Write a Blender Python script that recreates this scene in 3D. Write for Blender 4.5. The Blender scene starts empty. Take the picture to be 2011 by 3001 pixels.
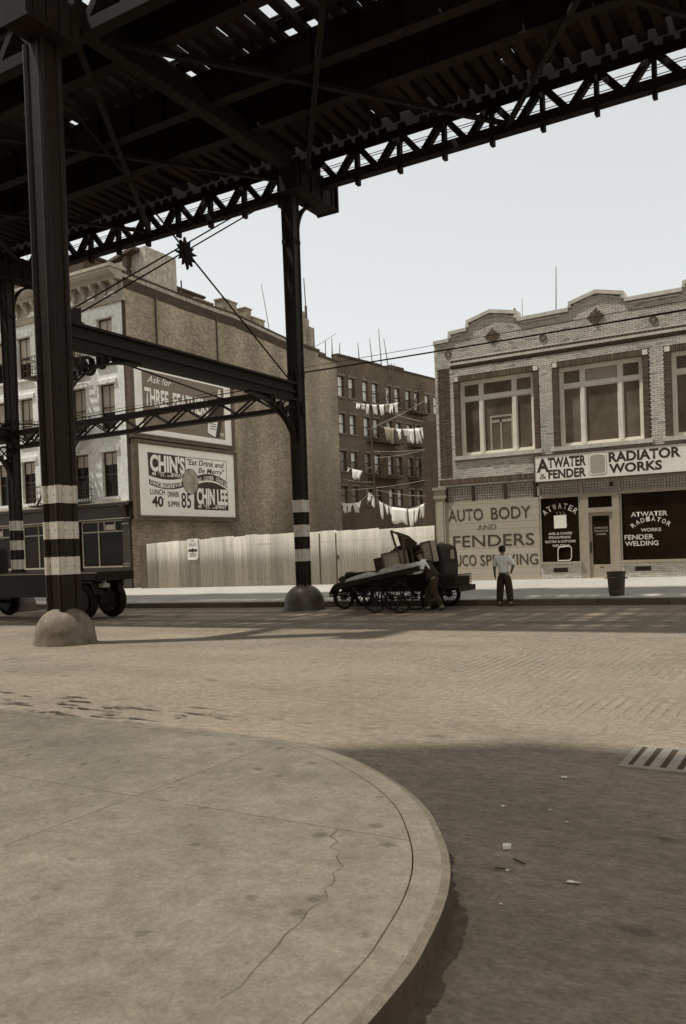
import bpy, bmesh, math, random
from math import sin, cos, pi, radians, hypot, atan2, tan, sqrt, exp
from mathutils import Vector, Matrix
random.seed(7)
S = bpy.context.scene
COL = S.collection

# ------------------------------------------------------------------ camera, sky, sun, exposure
def camera_axes(yaw, pitch, roll):
    f = Vector((-sin(yaw)*cos(pitch), cos(yaw)*cos(pitch), sin(pitch)))
    r = Vector((cos(yaw), sin(yaw), 0)); u = r.cross(f)
    return r*cos(roll)+u*sin(roll), u*cos(roll)-r*sin(roll), f
cr, cu, cf = camera_axes(radians(30.68), radians(-.671), radians(-2.077))
cam_data = bpy.data.cameras.new('camera'); cam = bpy.data.objects.new('camera', cam_data); COL.objects.link(cam)
m = Matrix.Identity(4)
for i in range(3):
    m[i][0] = cr[i]; m[i][1] = cu[i]; m[i][2] = -cf[i]
m[2][3] = 1.8
cam.matrix_world = m
cam_data.sensor_fit = 'HORIZONTAL'; cam_data.sensor_width = 36; cam_data.lens = 36*2458.2/2011
cam_data.shift_y = 138.4/2011; cam_data.clip_start = .05; cam_data.clip_end = 3000
S.camera = cam
SUN_EL = radians(64); SH = Vector((.89, .46)).normalized()      # SH: the way shadows fall on the ground
SUN_STRENGTH = 2.6; SKY_STRENGTH = .118
W = bpy.data.worlds.new('World'); S.world = W; W.use_nodes = True
wn = W.node_tree.nodes; wl = W.node_tree.links; wn.clear()
sky = wn.new('ShaderNodeTexSky'); sky.sky_type = 'NISHITA'; sky.sun_disc = False
sky.sun_elevation = SUN_EL; sky.sun_rotation = atan2(-SH.x, -SH.y)
sky.dust_density = .4; sky.air_density = 1.0; sky.ozone_density = 1.0
bw = wn.new('ShaderNodeSeparateColor'); tint = wn.new('ShaderNodeMix'); tint.data_type = 'RGBA'; tint.blend_type = 'MULTIPLY'
tint.inputs[0].default_value = 1.0; tint.inputs[7].default_value = (.955, .99, 1.0, 1)
bg = wn.new('ShaderNodeBackground'); bg.inputs[1].default_value = SKY_STRENGTH
wo = wn.new('ShaderNodeOutputWorld')
# the old plate was blue-sensitive: its sky is the blue light of the sky, toned white
wl.new(sky.outputs[0], bw.inputs[0]); hz = wn.new('ShaderNodeMix'); hz.data_type = 'FLOAT'; hz.inputs[0].default_value = .62; hz.inputs[3].default_value = 4.25      # summer haze evens the sky out
wl.new(bw.outputs[2], hz.inputs[2]); wl.new(hz.outputs[0], tint.inputs[6]); wl.new(tint.outputs[2], bg.inputs[0]); wl.new(bg.outputs[0], wo.inputs[0])
sd = bpy.data.lights.new('sun', 'SUN'); sd.energy = SUN_STRENGTH; sd.angle = radians(1.3); sd.color = (1, .985, .95)
sun = bpy.data.objects.new('sun', sd); COL.objects.link(sun)
sun.rotation_euler = Vector((SH.x*cos(SUN_EL), SH.y*cos(SUN_EL), -sin(SUN_EL))).to_track_quat('-Z', 'Y').to_euler()
sun.location = (-20, -10, 40)
S.view_settings.view_transform = 'Standard'; S.view_settings.look = 'None'
S.view_settings.exposure = .62; S.view_settings.gamma = 1
S.render.resolution_x = 686; S.render.resolution_y = 1024

# ------------------------------------------------------------------ sepia tones: the photograph is a toned print
TAB = [(.004, (1, .62, .36)), (.03, (1, .67, .40)), (.09, (1, .75, .49)), (.25, (1, .86, .65)), (.5, (1, .935, .80)), (.75, (1, .985, .92)), (1.5, (1, 1, .98))]
def tone(a, k=1.15):
    L = a*k
    if L <= TAB[0][0]: r = TAB[0][1]
    elif L >= TAB[-1][0]: r = TAB[-1][1]
    else:
        for (l0, r0), (l1, r1) in zip(TAB, TAB[1:]):
            if l0 <= L <= l1:
                t = (L-l0)/(l1-l0); r = tuple(p+(q-p)*t for p, q in zip(r0, r1)); break
    y = .2126*r[0]+.7152*r[1]+.0722*r[2]
    return tuple(min(1, c*a/y) for c in r)+(1,)

MATS = {}
def mat(name, a, k=1.15, var=.18, speck=0, spot=0, scale=5, rough=.85, bump=0, spec=.3, stretch=(1, 1, 1), rand=0, attr=False, detail=6, big=0, bigscale=.35, metallic=0, bscale=None, coord='Object'):
    if name in MATS: return MATS[name]
    M = bpy.data.materials.new(name); M.use_nodes = True
    N = M.node_tree.nodes; K = M.node_tree.links; P = N['Principled BSDF']
    P.inputs['Roughness'].default_value = rough; P.inputs['Specular IOR Level'].default_value = spec; P.inputs['Metallic'].default_value = metallic
    tc = N.new('ShaderNodeTexCoord'); mp = N.new('ShaderNodeMapping'); mp.inputs['Scale'].default_value = stretch
    K.new(tc.outputs[coord], mp.inputs[0])
    no = N.new('ShaderNodeTexNoise'); no.inputs['Scale'].default_value = scale; no.inputs['Detail'].default_value = detail; no.inputs['Roughness'].default_value = .65
    K.new(mp.outputs[0], no.inputs['Vector'])
    cr_ = N.new('ShaderNodeValToRGB'); e = cr_.color_ramp.elements
    e[0].position = .28; e[1].position = .72; e[0].color = tone(a*(1-var), k); e[1].color = tone(a*(1+var), k)
    K.new(no.outputs[0], cr_.inputs[0])
    out = cr_.outputs[0]
    def mul(out, val, lo, hi, f0=0, f1=1):
        mr = N.new('ShaderNodeMapRange'); mr.inputs[1].default_value = f0; mr.inputs[2].default_value = f1; mr.inputs[3].default_value = lo; mr.inputs[4].default_value = hi
        K.new(val, mr.inputs[0])
        mx = N.new('ShaderNodeMix'); mx.data_type = 'RGBA'; mx.blend_type = 'MULTIPLY'; mx.inputs[0].default_value = 1
        K.new(out, mx.inputs[6]); K.new(mr.outputs[0], mx.inputs[7]); return mx.outputs[2]
    if big:
        n2 = N.new('ShaderNodeTexNoise'); n2.inputs['Scale'].default_value = bigscale; n2.inputs['Detail'].default_value = 4
        K.new(mp.outputs[0], n2.inputs['Vector']); out = mul(out, n2.outputs[0], 1-big, 1+big, .3, .7)
    if speck:
        n4 = N.new('ShaderNodeTexNoise'); n4.inputs['Scale'].default_value = 55; n4.inputs['Detail'].default_value = 3; K.new(mp.outputs[0], n4.inputs['Vector']); out = mul(out, n4.outputs[0], 1-speck, 1+speck, .3, .7)
        n5 = N.new('ShaderNodeTexNoise'); n5.inputs['Scale'].default_value = 17; n5.inputs['Detail'].default_value = 5; n5.inputs['Roughness'].default_value = .7; K.new(mp.outputs[0], n5.inputs['Vector']); out = mul(out, n5.outputs[0], 1-speck, 1+speck, .33, .67)
    if spot:                                             # trodden spots and stains
        vo = N.new('ShaderNodeTexVoronoi'); vo.inputs['Scale'].default_value = spot; vo.inputs['Randomness'].default_value = 1
        wv = N.new('ShaderNodeTexNoise'); wv.inputs['Scale'].default_value = 30; K.new(mp.outputs[0], wv.inputs['Vector'])
        ad = N.new('ShaderNodeMix'); ad.data_type = 'VECTOR'; ad.inputs[0].default_value = .06; K.new(mp.outputs[0], ad.inputs[4]); K.new(wv.outputs[1], ad.inputs[5]); K.new(ad.outputs[1], vo.inputs['Vector'])
        sep = N.new('ShaderNodeSeparateColor'); K.new(vo.outputs['Color'], sep.inputs[0])
        th = N.new('ShaderNodeMath'); th.operation = 'MULTIPLY'; th.inputs[1].default_value = .22; K.new(sep.outputs[0], th.inputs[0])
        sb_ = N.new('ShaderNodeMath'); sb_.operation = 'SUBTRACT'; K.new(vo.outputs['Distance'], sb_.inputs[0]); K.new(th.outputs[0], sb_.inputs[1])
        out = mul(out, sb_.outputs[0], .68, 1, -.06, .03)
    if rand:
        oi = N.new('ShaderNodeObjectInfo'); out = mul(out, oi.outputs['Random'], 1-rand, 1+rand)
    if attr:
        at = N.new('ShaderNodeAttribute'); at.attribute_name = 'tone'; out = mul(out, at.outputs['Fac'], 0, 1)
    K.new(out, P.inputs['Base Color'])
    if bump:
        b = N.new('ShaderNodeBump'); b.inputs['Strength'].default_value = bump; b.inputs['Distance'].default_value = .02
        if bscale:
            n3 = N.new('ShaderNodeTexNoise'); n3.inputs['Scale'].default_value = bscale; n3.inputs['Detail'].default_value = 5; K.new(mp.outputs[0], n3.inputs['Vector']); K.new(n3.outputs[0], b.inputs['Height'])
        else: K.new(no.outputs[0], b.inputs['Height'])
        K.new(b.outputs[0], P.inputs['Normal'])
    MATS[name] = M; return M

def brickmat(name, a, axis, k=.7, amort=None, w=.215, h=.075, var=.2, stain=.3, stainscale=.4, fleck=1):
    if name in MATS: return MATS[name]
    M = bpy.data.materials.new(name); M.use_nodes = True
    N = M.node_tree.nodes; K = M.node_tree.links; P = N['Principled BSDF']; P.inputs['Roughness'].default_value = .9; P.inputs['Specular IOR Level'].default_value = .2
    tc = N.new('ShaderNodeTexCoord'); sp = N.new('ShaderNodeSeparateXYZ'); cb = N.new('ShaderNodeCombineXYZ')
    K.new(tc.outputs['Object'], sp.inputs[0]); K.new(sp.outputs[axis], cb.inputs[0]); K.new(sp.outputs[2], cb.inputs[1])
    br = N.new('ShaderNodeTexBrick'); br.inputs['Scale'].default_value = 1; br.inputs['Brick Width'].default_value = w; br.inputs['Row Height'].default_value = h
    br.inputs['Mortar Size'].default_value = .008; br.inputs['Mortar Smooth'].default_value = .3; br.inputs['Bias'].default_value = 0
    br.inputs['Color1'].default_value = tone(a*(1-var), k); br.inputs['Color2'].default_value = tone(a*(1+var), k); br.inputs['Mortar'].default_value = tone(amort or a*1.25, k)
    K.new(cb.outputs[0], br.inputs['Vector'])
    out = br.outputs[0]
    for sc, lo, hi, st in ((stainscale, 1-stain, 1+stain, (1, 1, .35)), (5, .84, 1.16, (1, 1, 1)), (28, .74, 1.26, (1, 1, 1))):
        mp = N.new('ShaderNodeMapping'); mp.inputs['Scale'].default_value = st; K.new(tc.outputs['Object'], mp.inputs[0])
        no = N.new('ShaderNodeTexNoise'); no.inputs['Scale'].default_value = sc; no.inputs['Detail'].default_value = 6; K.new(mp.outputs[0], no.inputs['Vector'])
        mr = N.new('ShaderNodeMapRange'); mr.inputs[1].default_value = .3; mr.inputs[2].default_value = .7; mr.inputs[3].default_value = lo; mr.inputs[4].default_value = hi
        K.new(no.outputs[0], mr.inputs[0])
        mx = N.new('ShaderNodeMix'); mx.data_type = 'RGBA'; mx.blend_type = 'MULTIPLY'; mx.inputs[0].default_value = 1
        K.new(out, mx.inputs[6]); K.new(mr.outputs[0], mx.inputs[7]); out = mx.outputs[2]
    for sc, f0, f1, hi in ((7, .6, .72, 1.7), (2.2, .58, .7, 1.3), (1.1, .6, .72, .72), (11, .62, .72, .55)):      # spalled faces, lime blooms, soot
        no = N.new('ShaderNodeTexNoise'); no.inputs['Scale'].default_value = sc; no.inputs['Detail'].default_value = 7; no.inputs['Roughness'].default_value = .7; K.new(tc.outputs['Object'], no.inputs['Vector'])
        mr = N.new('ShaderNodeMapRange'); mr.inputs[1].default_value = f0; mr.inputs[2].default_value = f1; mr.inputs[3].default_value = 1; mr.inputs[4].default_value = 1+(hi-1)*fleck
        K.new(no.outputs[0], mr.inputs[0])
        mx = N.new('ShaderNodeMix'); mx.data_type = 'RGBA'; mx.blend_type = 'MULTIPLY'; mx.inputs[0].default_value = 1
        K.new(out, mx.inputs[6]); K.new(mr.outputs[0], mx.inputs[7]); out = mx.outputs[2]
    K.new(out, P.inputs['Base Color'])
    b = N.new('ShaderNodeBump'); b.inputs['Strength'].default_value = .5; b.inputs['Distance'].default_value = .01; b.invert = True
    K.new(br.outputs['Fac'], b.inputs['Height']); K.new(b.outputs[0], P.inputs['Normal'])
    MATS[name] = M; return M

def glassmat(name, a, rough=.08, spec=.5):
    if name in MATS: return MATS[name]
    M = mat(name, a, var=.35, scale=1.2, rough=rough, spec=spec, detail=2, rand=.3)
    return M

# ------------------------------------------------------------------ mesh helpers
class MB:
    def __init__(s): s.v = []; s.f = []; s.t = []
    def add(s, vs, fs, t=None):
        o = len(s.v); s.v += [tuple(p) for p in vs]; s.f += [tuple(i+o for i in f) for f in fs]
        s.t += [t]*len(fs)
        return s
    def box(s, x0, x1, y0, y1, z0, z1, t=None):
        return s.add([(x0, y0, z0), (x1, y0, z0), (x1, y1, z0), (x0, y1, z0), (x0, y0, z1), (x1, y0, z1), (x1, y1, z1), (x0, y1, z1)],
              [(0, 3, 2, 1), (4, 5, 6, 7), (0, 1, 5, 4), (1, 2, 6, 5), (2, 3, 7, 6), (3, 0, 4, 7)], t)
    def obox(s, c, ax, ay, az, t=None):
        c = Vector(c); ax = Vector(ax); ay = Vector(ay); az = Vector(az)
        vs = [c+ax*i+ay*j+az*k for k in (-1, 1) for i, j in ((-1, -1), (1, -1), (1, 1), (-1, 1))]
        return s.add(vs, [(0, 3, 2, 1), (4, 5, 6, 7), (0, 1, 5, 4), (1, 2, 6, 5), (2, 3, 7, 6), (3, 0, 4, 7)], t)
    def bar(s, p, q, w, h, up=(0, 0, 1)):
        p = Vector(p); q = Vector(q); d = (q-p); L = d.length; d.normalize(); u = Vector(up)
        if abs(d.dot(u)) > .98: u = Vector((0, 1, 0))
        sd_ = d.cross(u).normalized(); u = sd_.cross(d)
        return s.obox((p+q)/2, d*L/2, sd_*w/2, u*h/2)
    def tube(s, p, q, r, n=8, r2=None, caps=True):
        p = Vector(p); q = Vector(q); r2 = r if r2 is None else r2; d = (q-p).normalized(); u = Vector((0, 0, 1))
        if abs(d.dot(u)) > .95: u = Vector((1, 0, 0))
        a = d.cross(u).normalized(); b = d.cross(a)
        vs = [p+(a*cos(2*pi*i/n)+b*sin(2*pi*i/n))*r for i in range(n)]+[q+(a*cos(2*pi*i/n)+b*sin(2*pi*i/n))*r2 for i in range(n)]
        fs = [(i, (i+1) % n, n+(i+1) % n, n+i) for i in range(n)]
        if caps: fs += [tuple(range(n))[::-1], tuple(range(n, 2*n))]
        return s.add(vs, fs)
    def path(s, pts, r, n=6):
        for p, q in zip(pts, pts[1:]): s.tube(p, q, r, n)
        return s
    def lathe(s, prof, c=(0, 0, 0), n=24, axis='z', caps=True):
        vs = []; fs = []
        for r, z in prof:
            for i in range(n):
                a = 2*pi*i/n; x, y = r*cos(a), r*sin(a)
                vs.append((c[0]+x, c[1]+y, c[2]+z) if axis == 'z' else (c[0]+x, c[1]+z, c[2]+y) if axis == 'y' else (c[0]+z, c[1]+x, c[2]+y))
        for j in range(len(prof)-1):
            for i in range(n): fs.append((j*n+i, j*n+(i+1) % n, (j+1)*n+(i+1) % n, (j+1)*n+i))
        if caps and prof[0][0] > 1e-4: fs.append(tuple(range(n))[::-1])
        if caps and prof[-1][0] > 1e-4: fs.append(tuple(range((len(prof)-1)*n, len(prof)*n)))
        return s.add(vs, fs)
    def prism(s, poly, org, u, v, w, t=None):
        """polygon (2d) in the plane org+u,v, extruded by vector w"""
        org = Vector(org); u = Vector(u); v = Vector(v); w = Vector(w); n = len(poly)
        vs = [org+u*a+v*b for a, b in poly]+[org+u*a+v*b+w for a, b in poly]
        fs = [tuple(range(n))[::-1], tuple(range(n, 2*n))]+[(i, (i+1) % n, n+(i+1) % n, n+i) for i in range(n)]
        return s.add(vs, fs, t)
    def mesh(s, name, m_, smooth=False, fix=True):
        me = bpy.data.meshes.new(name); me.from_pydata(s.v, [], s.f)
        if fix:
            bm = bmesh.new(); bm.from_mesh(me); bmesh.ops.recalc_face_normals(bm, faces=bm.faces); bm.to_mesh(me); bm.free()
        if any(t is not None for t in s.t):
            at = me.attributes.new('tone', 'FLOAT', 'FACE'); at.data.foreach_set('value', [1.0 if t is None else t for t in s.t])
        if m_: me.materials.append(m_)
        if smooth:
            me.polygons.foreach_set('use_smooth', [True]*len(me.polygons)); me.set_sharp_from_angle(angle=radians(38))
        me.update(); return me
    def build(s, name, m_, parent=None, smooth=False, kind=None, bevel=0, label=None):
        o = link(name, s.mesh(name, m_, smooth), parent)
        if kind: o['kind'] = kind
        if label: o['label'] = label
        if bevel:
            md = o.modifiers.new('bevel', 'BEVEL'); md.width = bevel; md.segments = 2; md.limit_method = 'ANGLE'
        return o
def root_of(o):
    while o.parent: o = o.parent
    return o
def wmat(o):
    b = Matrix.LocRotScale(o.location, o.rotation_euler, o.scale)
    return wmat(o.parent) @ o.matrix_parent_inverse @ b if o.parent else b
def link(name, data, parent=None, loc=None, rot=None, scale=None):
    o = bpy.data.objects.new(name, data); COL.objects.link(o)
    if loc is not None: o.location = loc
    if rot is not None: o.rotation_euler = rot
    if scale is not None: o.scale = scale
    if parent is not None:
        o.parent = parent
        par_world = wmat(parent)
        o.matrix_parent_inverse = par_world.inverted()
    return o
def tag(o, label, cat, group=None, kind=None):
    o['label'] = label; o['category'] = cat
    if group: o['group'] = group
    if kind: o['kind'] = kind
    return o
def thing(name, label, cat, loc, group=None):
    o = link(name, None, None, loc); o.empty_display_size = .2
    return tag(o, label, cat, group)
def struct(o): o['kind'] = 'structure'; return o

def text_mesh(txt, org, u, v, w, h, m_, parent, name='lettering', bold=.0, shear=0, align='L', lift=.004, spacing=1.0, thick=0.004):
    """text fitted into width w and cap height h, laid on the plane u,v at org"""
    c = bpy.data.curves.new(name, 'FONT'); c.body = txt; c.size = 1; c.offset = bold; c.shear = shear; c.resolution_u = 3; c.space_character = spacing
    o = bpy.data.objects.new(name, c); COL.objects.link(o)
    dg = bpy.context.evaluated_depsgraph_get(); me = bpy.data.meshes.new_from_object(o.evaluated_get(dg))
    bpy.data.objects.remove(o); bpy.data.curves.remove(c)
    xs = [q.co.x for q in me.vertices]; ys = [q.co.y for q in me.vertices]
    if not xs: return None
    x0, x1 = min(xs), max(xs); base = 0; top = .70
    sx = (w/(x1-x0)) if w else h/.7; sy = h/top
    u = Vector(u); v = Vector(v); n = u.cross(v).normalized(); org = Vector(org)
    off = {'L': 0, 'C': -(x1-x0)*sx/2, 'R': -(x1-x0)*sx}[align]
    for q in me.vertices:
        p = org+u*((q.co.x-x0)*sx+off)+v*(q.co.y*sy)+n*lift; q.co = p
    me.materials.clear(); me.materials.append(m_); me.name = name
    o = link(name, me, parent)
    return o
def letters_arc(txt, org, u, v, R_, a0, a1, h, wl_, m_, parent, bold=.02):
    """letters along an arc: centre org, radius R_, angles from a0 to a1 (radians, 90deg = up)"""
    u = Vector(u); v = Vector(v); n = len(txt)
    for i, ch in enumerate(txt):
        if ch == ' ': continue
        a = a0+(a1-a0)*(i+.5)/n; d = u*cos(a)+v*sin(a); t = u*sin(a)-v*cos(a)
        text_mesh(ch, Vector(org)+d*R_, t, d, wl_, h, m_, parent, bold=bold, align='C')
def catmull(pts, n=8, closed=False):
    out = []
    P_ = [Vector(p) for p in pts]
    for i in range(len(P_)-1):
        p0 = P_[max(i-1, 0)]; p1 = P_[i]; p2 = P_[i+1]; p3 = P_[min(i+2, len(P_)-1)]
        for j in range(n):
            t = j/n
            out.append(.5*((2*p1)+(p2-p0)*t+(2*p0-5*p1+4*p2-p3)*t*t+(3*p1-p0-3*p2+p3)*t**3))
    out.append(P_[-1]); return out
def rnd(a, b): return random.uniform(a, b)

# ------------------------------------------------------------------ ground shape
def sstep(t): t = max(0, min(1, t)); return t*t*(3-2*t)
def gz(x, y): return .0095*(max(-45, min(20, x))+11)*sstep((y-9)/10)
KERB = 23.1
def walk_z(x, y):
    a = gz(x, KERB)+.15; xx = max(-45, min(20, x)); b = .42+.0083*(xx+13)
    return a+(b-a)*max(0, min(1.6, (y-KERB)/(30-KERB)))
# ------------------------------------------------------------------ materials
m_road = mat('road_surface', .178, k=.85, speck=.2, spot=3.0, var=.24, scale=9, rough=.9, bump=.25, big=.2, bigscale=.6, stretch=(.55, 1.0, 1), bscale=60, spec=.25)
m_block = mat('granite_block', .188, k=.9, speck=.16, var=.2, scale=14, rough=.85, bump=.2, big=.14, bigscale=.6, attr=True, spec=.3)
m_conc = mat('concrete_near', .5, k=.36, speck=.13, spot=4.5, var=.2, scale=5, rough=.92, bump=.22, big=.13, bigscale=1.1, bscale=90, spec=.2, detail=9)
m_conc_f = mat('concrete_far', .38, k=1.35, var=.08, scale=2.2, rough=.92, big=.08, spec=.2)
m_kerb = mat('kerb_stone', .49, k=.36, speck=.13, spot=5.5, var=.2, scale=5, rough=.92, bump=.22, spec=.2)
m_dirt = mat('joint_dirt', .06, var=.3, scale=20, rough=1, spec=.1)
m_steel = mat('black_steel', .011, k=.5, var=.35, scale=6, rough=.75, bump=.08, spec=.12, big=.2)
m_steel_b = mat('brown_steel', .014, k=.5, var=.35, scale=7, rough=.6, bump=.08, spec=.2)
m_tie = mat('creosoted_timber', .017, k=.5, var=.4, scale=5, rough=.9, stretch=(1, .2, 1), rand=.35, spec=.15)
m_band = mat('white_band_paint', .58, k=.7, var=.2, scale=9, rough=.6, spec=.4)
m_dome = mat('painted_concrete_base', .15, k=.8, var=.45, scale=3.5, rough=.7, bump=.2, spec=.3)
m_dome2 = mat('base_with_shade_tone', .055, k=.8, var=.35, scale=3, rough=.45, bump=.1, spec=.5)  # far footings: the viaduct's shade is put into this darker colour
m_wet = mat('wet_paving', .065, k=1.2, var=.3, scale=5, rough=.22, spec=.6)
m_litter = mat('pale_litter', .62, k=.6, var=.1, scale=15, rough=.9)

# ------------------------------------------------------------------ ground
def grid(xs, ys, zf):
    b = MB(); vs = [(x, y, zf(x, y)) for y in ys for x in xs]; nx = len(xs)
    fs = [(j*nx+i, j*nx+i+1, (j+1)*nx+i+1, (j+1)*nx+i) for j in range(len(ys)-1) for i in range(nx-1)]
    return b.add(vs, fs)
def fr(a, b, n): return [a+(b-a)*i/n for i in range(n+1)]
BX0, BX1, BY0, BY1 = -19.5, 2.6, 7.0, 16.9                       # the part laid with blocks one can tell apart
def road_z(x, y):
    z = gz(x, y)-.004
    if BX0 < x < BX1 and BY0 < y < BY1: z += .001*sin(x*2.3)*sin(y*1.9)
    if y > KERB-.2: z -= .05
    return z
xs = fr(-400, -60, 6)+fr(-55, BX0-.02, 20)+fr(BX0, BX1, 40)+fr(BX1+.02, 30, 10)+fr(60, 400, 5)
ys = fr(-120, -10, 5)+fr(-8, BY0-.02, 12)+fr(BY0, BY1, 22)+fr(BY1+.02, KERB-.25, 8)+fr(KERB, 40, 4)+fr(60, 900, 6)
road = struct(grid(xs, ys, road_z).build('road', m_road))
# stone blocks, long side across the avenue, laid in rows; dirt and tar bury many of them
from mathutils import noise as mnoise
def proud(x, y):
    v = mnoise.noise(Vector((x*.35, y*.45, 3.1)))+.45*mnoise.noise(Vector((x*1.3, y*1.5, 7.7)))
    e = sstep((y-BY0)/1.3)*sstep((BY1-y)/1.0)
    return -.0065+.0085*max(-.6, min(1, v*1.5))+.005*sstep((x+6)/5)-.012*(1-e)
blocks = []
BL, BWD = .29, .128
nx = int((BX1-BX0)/BWD); ny = int((BY1-BY0)/BL)
for i in range(nx):
    x = BX0+(i+.5)*BWD
    for j in range(ny+1):
        y = BY0+(j+(.5 if i % 2 else 0))*BL+rnd(-.03, .03)
        if y < BY0+.16 or y > BY1-.16: continue
        if x < -1.38*y-1.5 or x > -.1*y+3.2: continue          # only what the lens can see
        if proud(x, y) < -.0085: continue
        blocks.append((x+rnd(-.006, .006), y))
def block_faces(b, x, y, t, z=None):
    hx = BWD/2-rnd(.003, .008); hy = BL/2-rnd(.003, .012); zt = (gz(x, y)+proud(x, y) if z is None else z)+rnd(-.0015, .0015)
    a = .016; tl = rnd(-.0025, .0025); tm = rnd(-.002, .002)
    z0 = zt-.016
    vs = [(x-hx, y-hy, z0), (x+hx, y-hy, z0), (x+hx, y+hy, z0), (x-hx, y+hy, z0),
          (x-hx+a, y-hy+a, zt+tl+tm), (x+hx-a, y-hy+a, zt-tl+tm), (x+hx-a, y+hy-a, zt-tl-tm), (x-hx+a, y+hy-a, zt+tl-tm)]
    b.add(vs, [(4, 5, 6, 7), (0, 1, 5, 4), (1, 2, 6, 5), (2, 3, 7, 6), (3, 0, 4, 7)], t)
blocks.sort(key=lambda p: p[0]**2*.6+p[1]**2)
protos = []
for q in range(6):
    b = MB(); block_faces(b, 0, 0, rnd(.9, 1.12), 0); protos.append(b.mesh('paving_block', m_block))
for n_, (x, y) in enumerate(blocks[:300]):
    link('paving_block', protos[n_ % 6], road, (x, y, gz(x, y)+proud(x, y)), (0, 0, rnd(-.02, .02)))
b = MB()
for x, y in blocks[300:]: block_faces(b, x, y, rnd(.9, 1.12))
b.build('paving_blocks', m_block, road, kind='stuff')

# near pavement: rounded street corner, kerb stone and slabs
kerb_pts = [(-30, 6.16), (-12, 6.14), (-7.37, 6.12), (-5.57, 6.10), (-4.6, 6.09), (-4.0, 6.0), (-3.4, 5.74), (-2.78, 5.29), (-2.36, 4.88), (-2.08, 4.5), (-1.82, 4.06), (-1.65, 3.64), (-1.54, 3.2), (-1.48, 2.8), (-1.46, 2.0), (-1.46, -.6)]
kp = [Vector((p.x, p.y)) for p in catmull([(x, y, 0) for x, y in kerb_pts], 6)]
def offset(pts, d):
    out = []
    for i, p in enumerate(pts):
        a = pts[max(i-1, 0)]; c = pts[min(i+1, len(pts)-1)]; t = (c-a).normalized(); out.append(p+Vector((t.y, -t.x))*d)
    return out
ZS = .15
k_in = offset(kp, .19); k_in2 = offset(kp, .198); k_lip = offset(kp, .045); k_out = offset(kp, -.015)
near_walk = struct(grid([-30, -1.9], [-30, 2.6], lambda x, y: .05).build('pavement', m_dirt))
b = MB(); n = len(kp)
rows = [[(p.x, p.y, -.05) for p in k_out], [(p.x, p.y, ZS-.014) for p in kp], [(p.x, p.y, ZS) for p in k_lip], [(p.x, p.y, ZS) for p in k_in], [(p.x, p.y, .02) for p in k_in]]
vs = [v for r in rows for v in r]
b.add(vs, [(r*n+i, r*n+i+1, (r+1)*n+i+1, (r+1)*n+i) for r in range(4) for i in range(n-1)])
ko = b.build('kerb', m_kerb, near_walk, smooth=True); ko.data.materials.append(mat('kerb_face_grime_shade', .055, k=.7, var=.35, scale=7, rough=.9)); ko.data.materials.append(mat('kerb_nosing', .34, k=.4, speck=.12, var=.2, scale=9, rough=.7))  # street face: grime and shade both put into its dark colour
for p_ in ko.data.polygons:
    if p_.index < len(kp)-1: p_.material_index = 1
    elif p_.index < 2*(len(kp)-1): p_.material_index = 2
b = MB(); b.add([(p.x, p.y, .06) for p in k_in]+[(-30, -10, .06)], [tuple(range(n+1))[::-1]]); b.build('joint_bed', m_dirt, near_walk)
JX, JY = -4.22, 4.2
def clip(poly, ax, val, keep_lo):
    out = []
    for i, p in enumerate(poly):
        q = poly[(i+1) % len(poly)]; a = p[ax]-val; c = q[ax]-val
        ina = a <= 0 if keep_lo else a >= 0; inc = c <= 0 if keep_lo else c >= 0
        if ina: out.append(p)
        if ina != inc: t = a/(a-c); out.append(p.lerp(q, t))
    return out
inner = [p.copy() for p in k_in2]+[Vector((-1.66, -10)), Vector((-30, -10))]
g = .0065
cutx = [-30, -23, -15.2, -8.05, JX, 5]; cuty = [-10, -4.2, 0, JY, 9]
for i in range(len(cutx)-1):
    for j in range(len(cuty)-1):
        p = clip(inner, 0, cutx[i]+g, False); p = clip(p, 0, cutx[i+1]-g, True) if p else p
        p = clip(p, 1, cuty[j]+g, False) if p else p; p = clip(p, 1, cuty[j+1]-g, True) if p else p
        if len(p) < 3: continue
        zz = ZS+.002*((i*3+j*5) % 3)
        b = MB(); b.prism([(v.x, v.y) for v in p], (0, 0, .07), (1, 0, 0), (0, 1, 0), (0, 0, zz-.07)); b.build('slab', m_conc, near_walk)
# crack across the corner slab
crk = [(-2.59, 4.2), (-2.56, 4.06), (-2.47, 4.0), (-2.47, 3.92), (-2.38, 3.88), (-2.36, 3.8), (-2.25, 3.69), (-2.27, 3.6), (-2.19, 3.5), (-2.2, 3.42), (-2.12, 3.3), (-2.13, 3.16), (-2.1, 3.05), (-2.09, 2.92), (-2.05, 2.73), (-2.0, 2.5), (-2.02, 2.3)]
crk = [(x+rnd(-.006, .006), y+rnd(-.006, .006)) for p_, q_ in zip(crk, crk[1:]) for x, y in (p_, ((p_[0]+q_[0])/2+rnd(-.009, .009), (p_[1]+q_[1])/2+rnd(-.008, .008)))]
b = MB(); vs = []; w_ = [rnd(.001, .0026) for _ in crk]
for i, ((x, y), w) in enumerate(zip(crk, w_)):
    a_ = crk[max(0, i-1)]; c_ = crk[min(len(crk)-1, i+1)]; t_ = Vector((c_[0]-a_[0], c_[1]-a_[1])).normalized()
    vs += [(x+t_.y*w, y-t_.x*w, ZS+.007), (x-t_.y*w, y+t_.x*w, ZS+.007)]
b.add(vs, [(2*i, 2*i+1, 2*i+3, 2*i+2) for i in range(len(crk)-1)]); b.build('crack', mat('crack_dirt', .17, k=.4, var=.3), near_walk)

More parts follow.
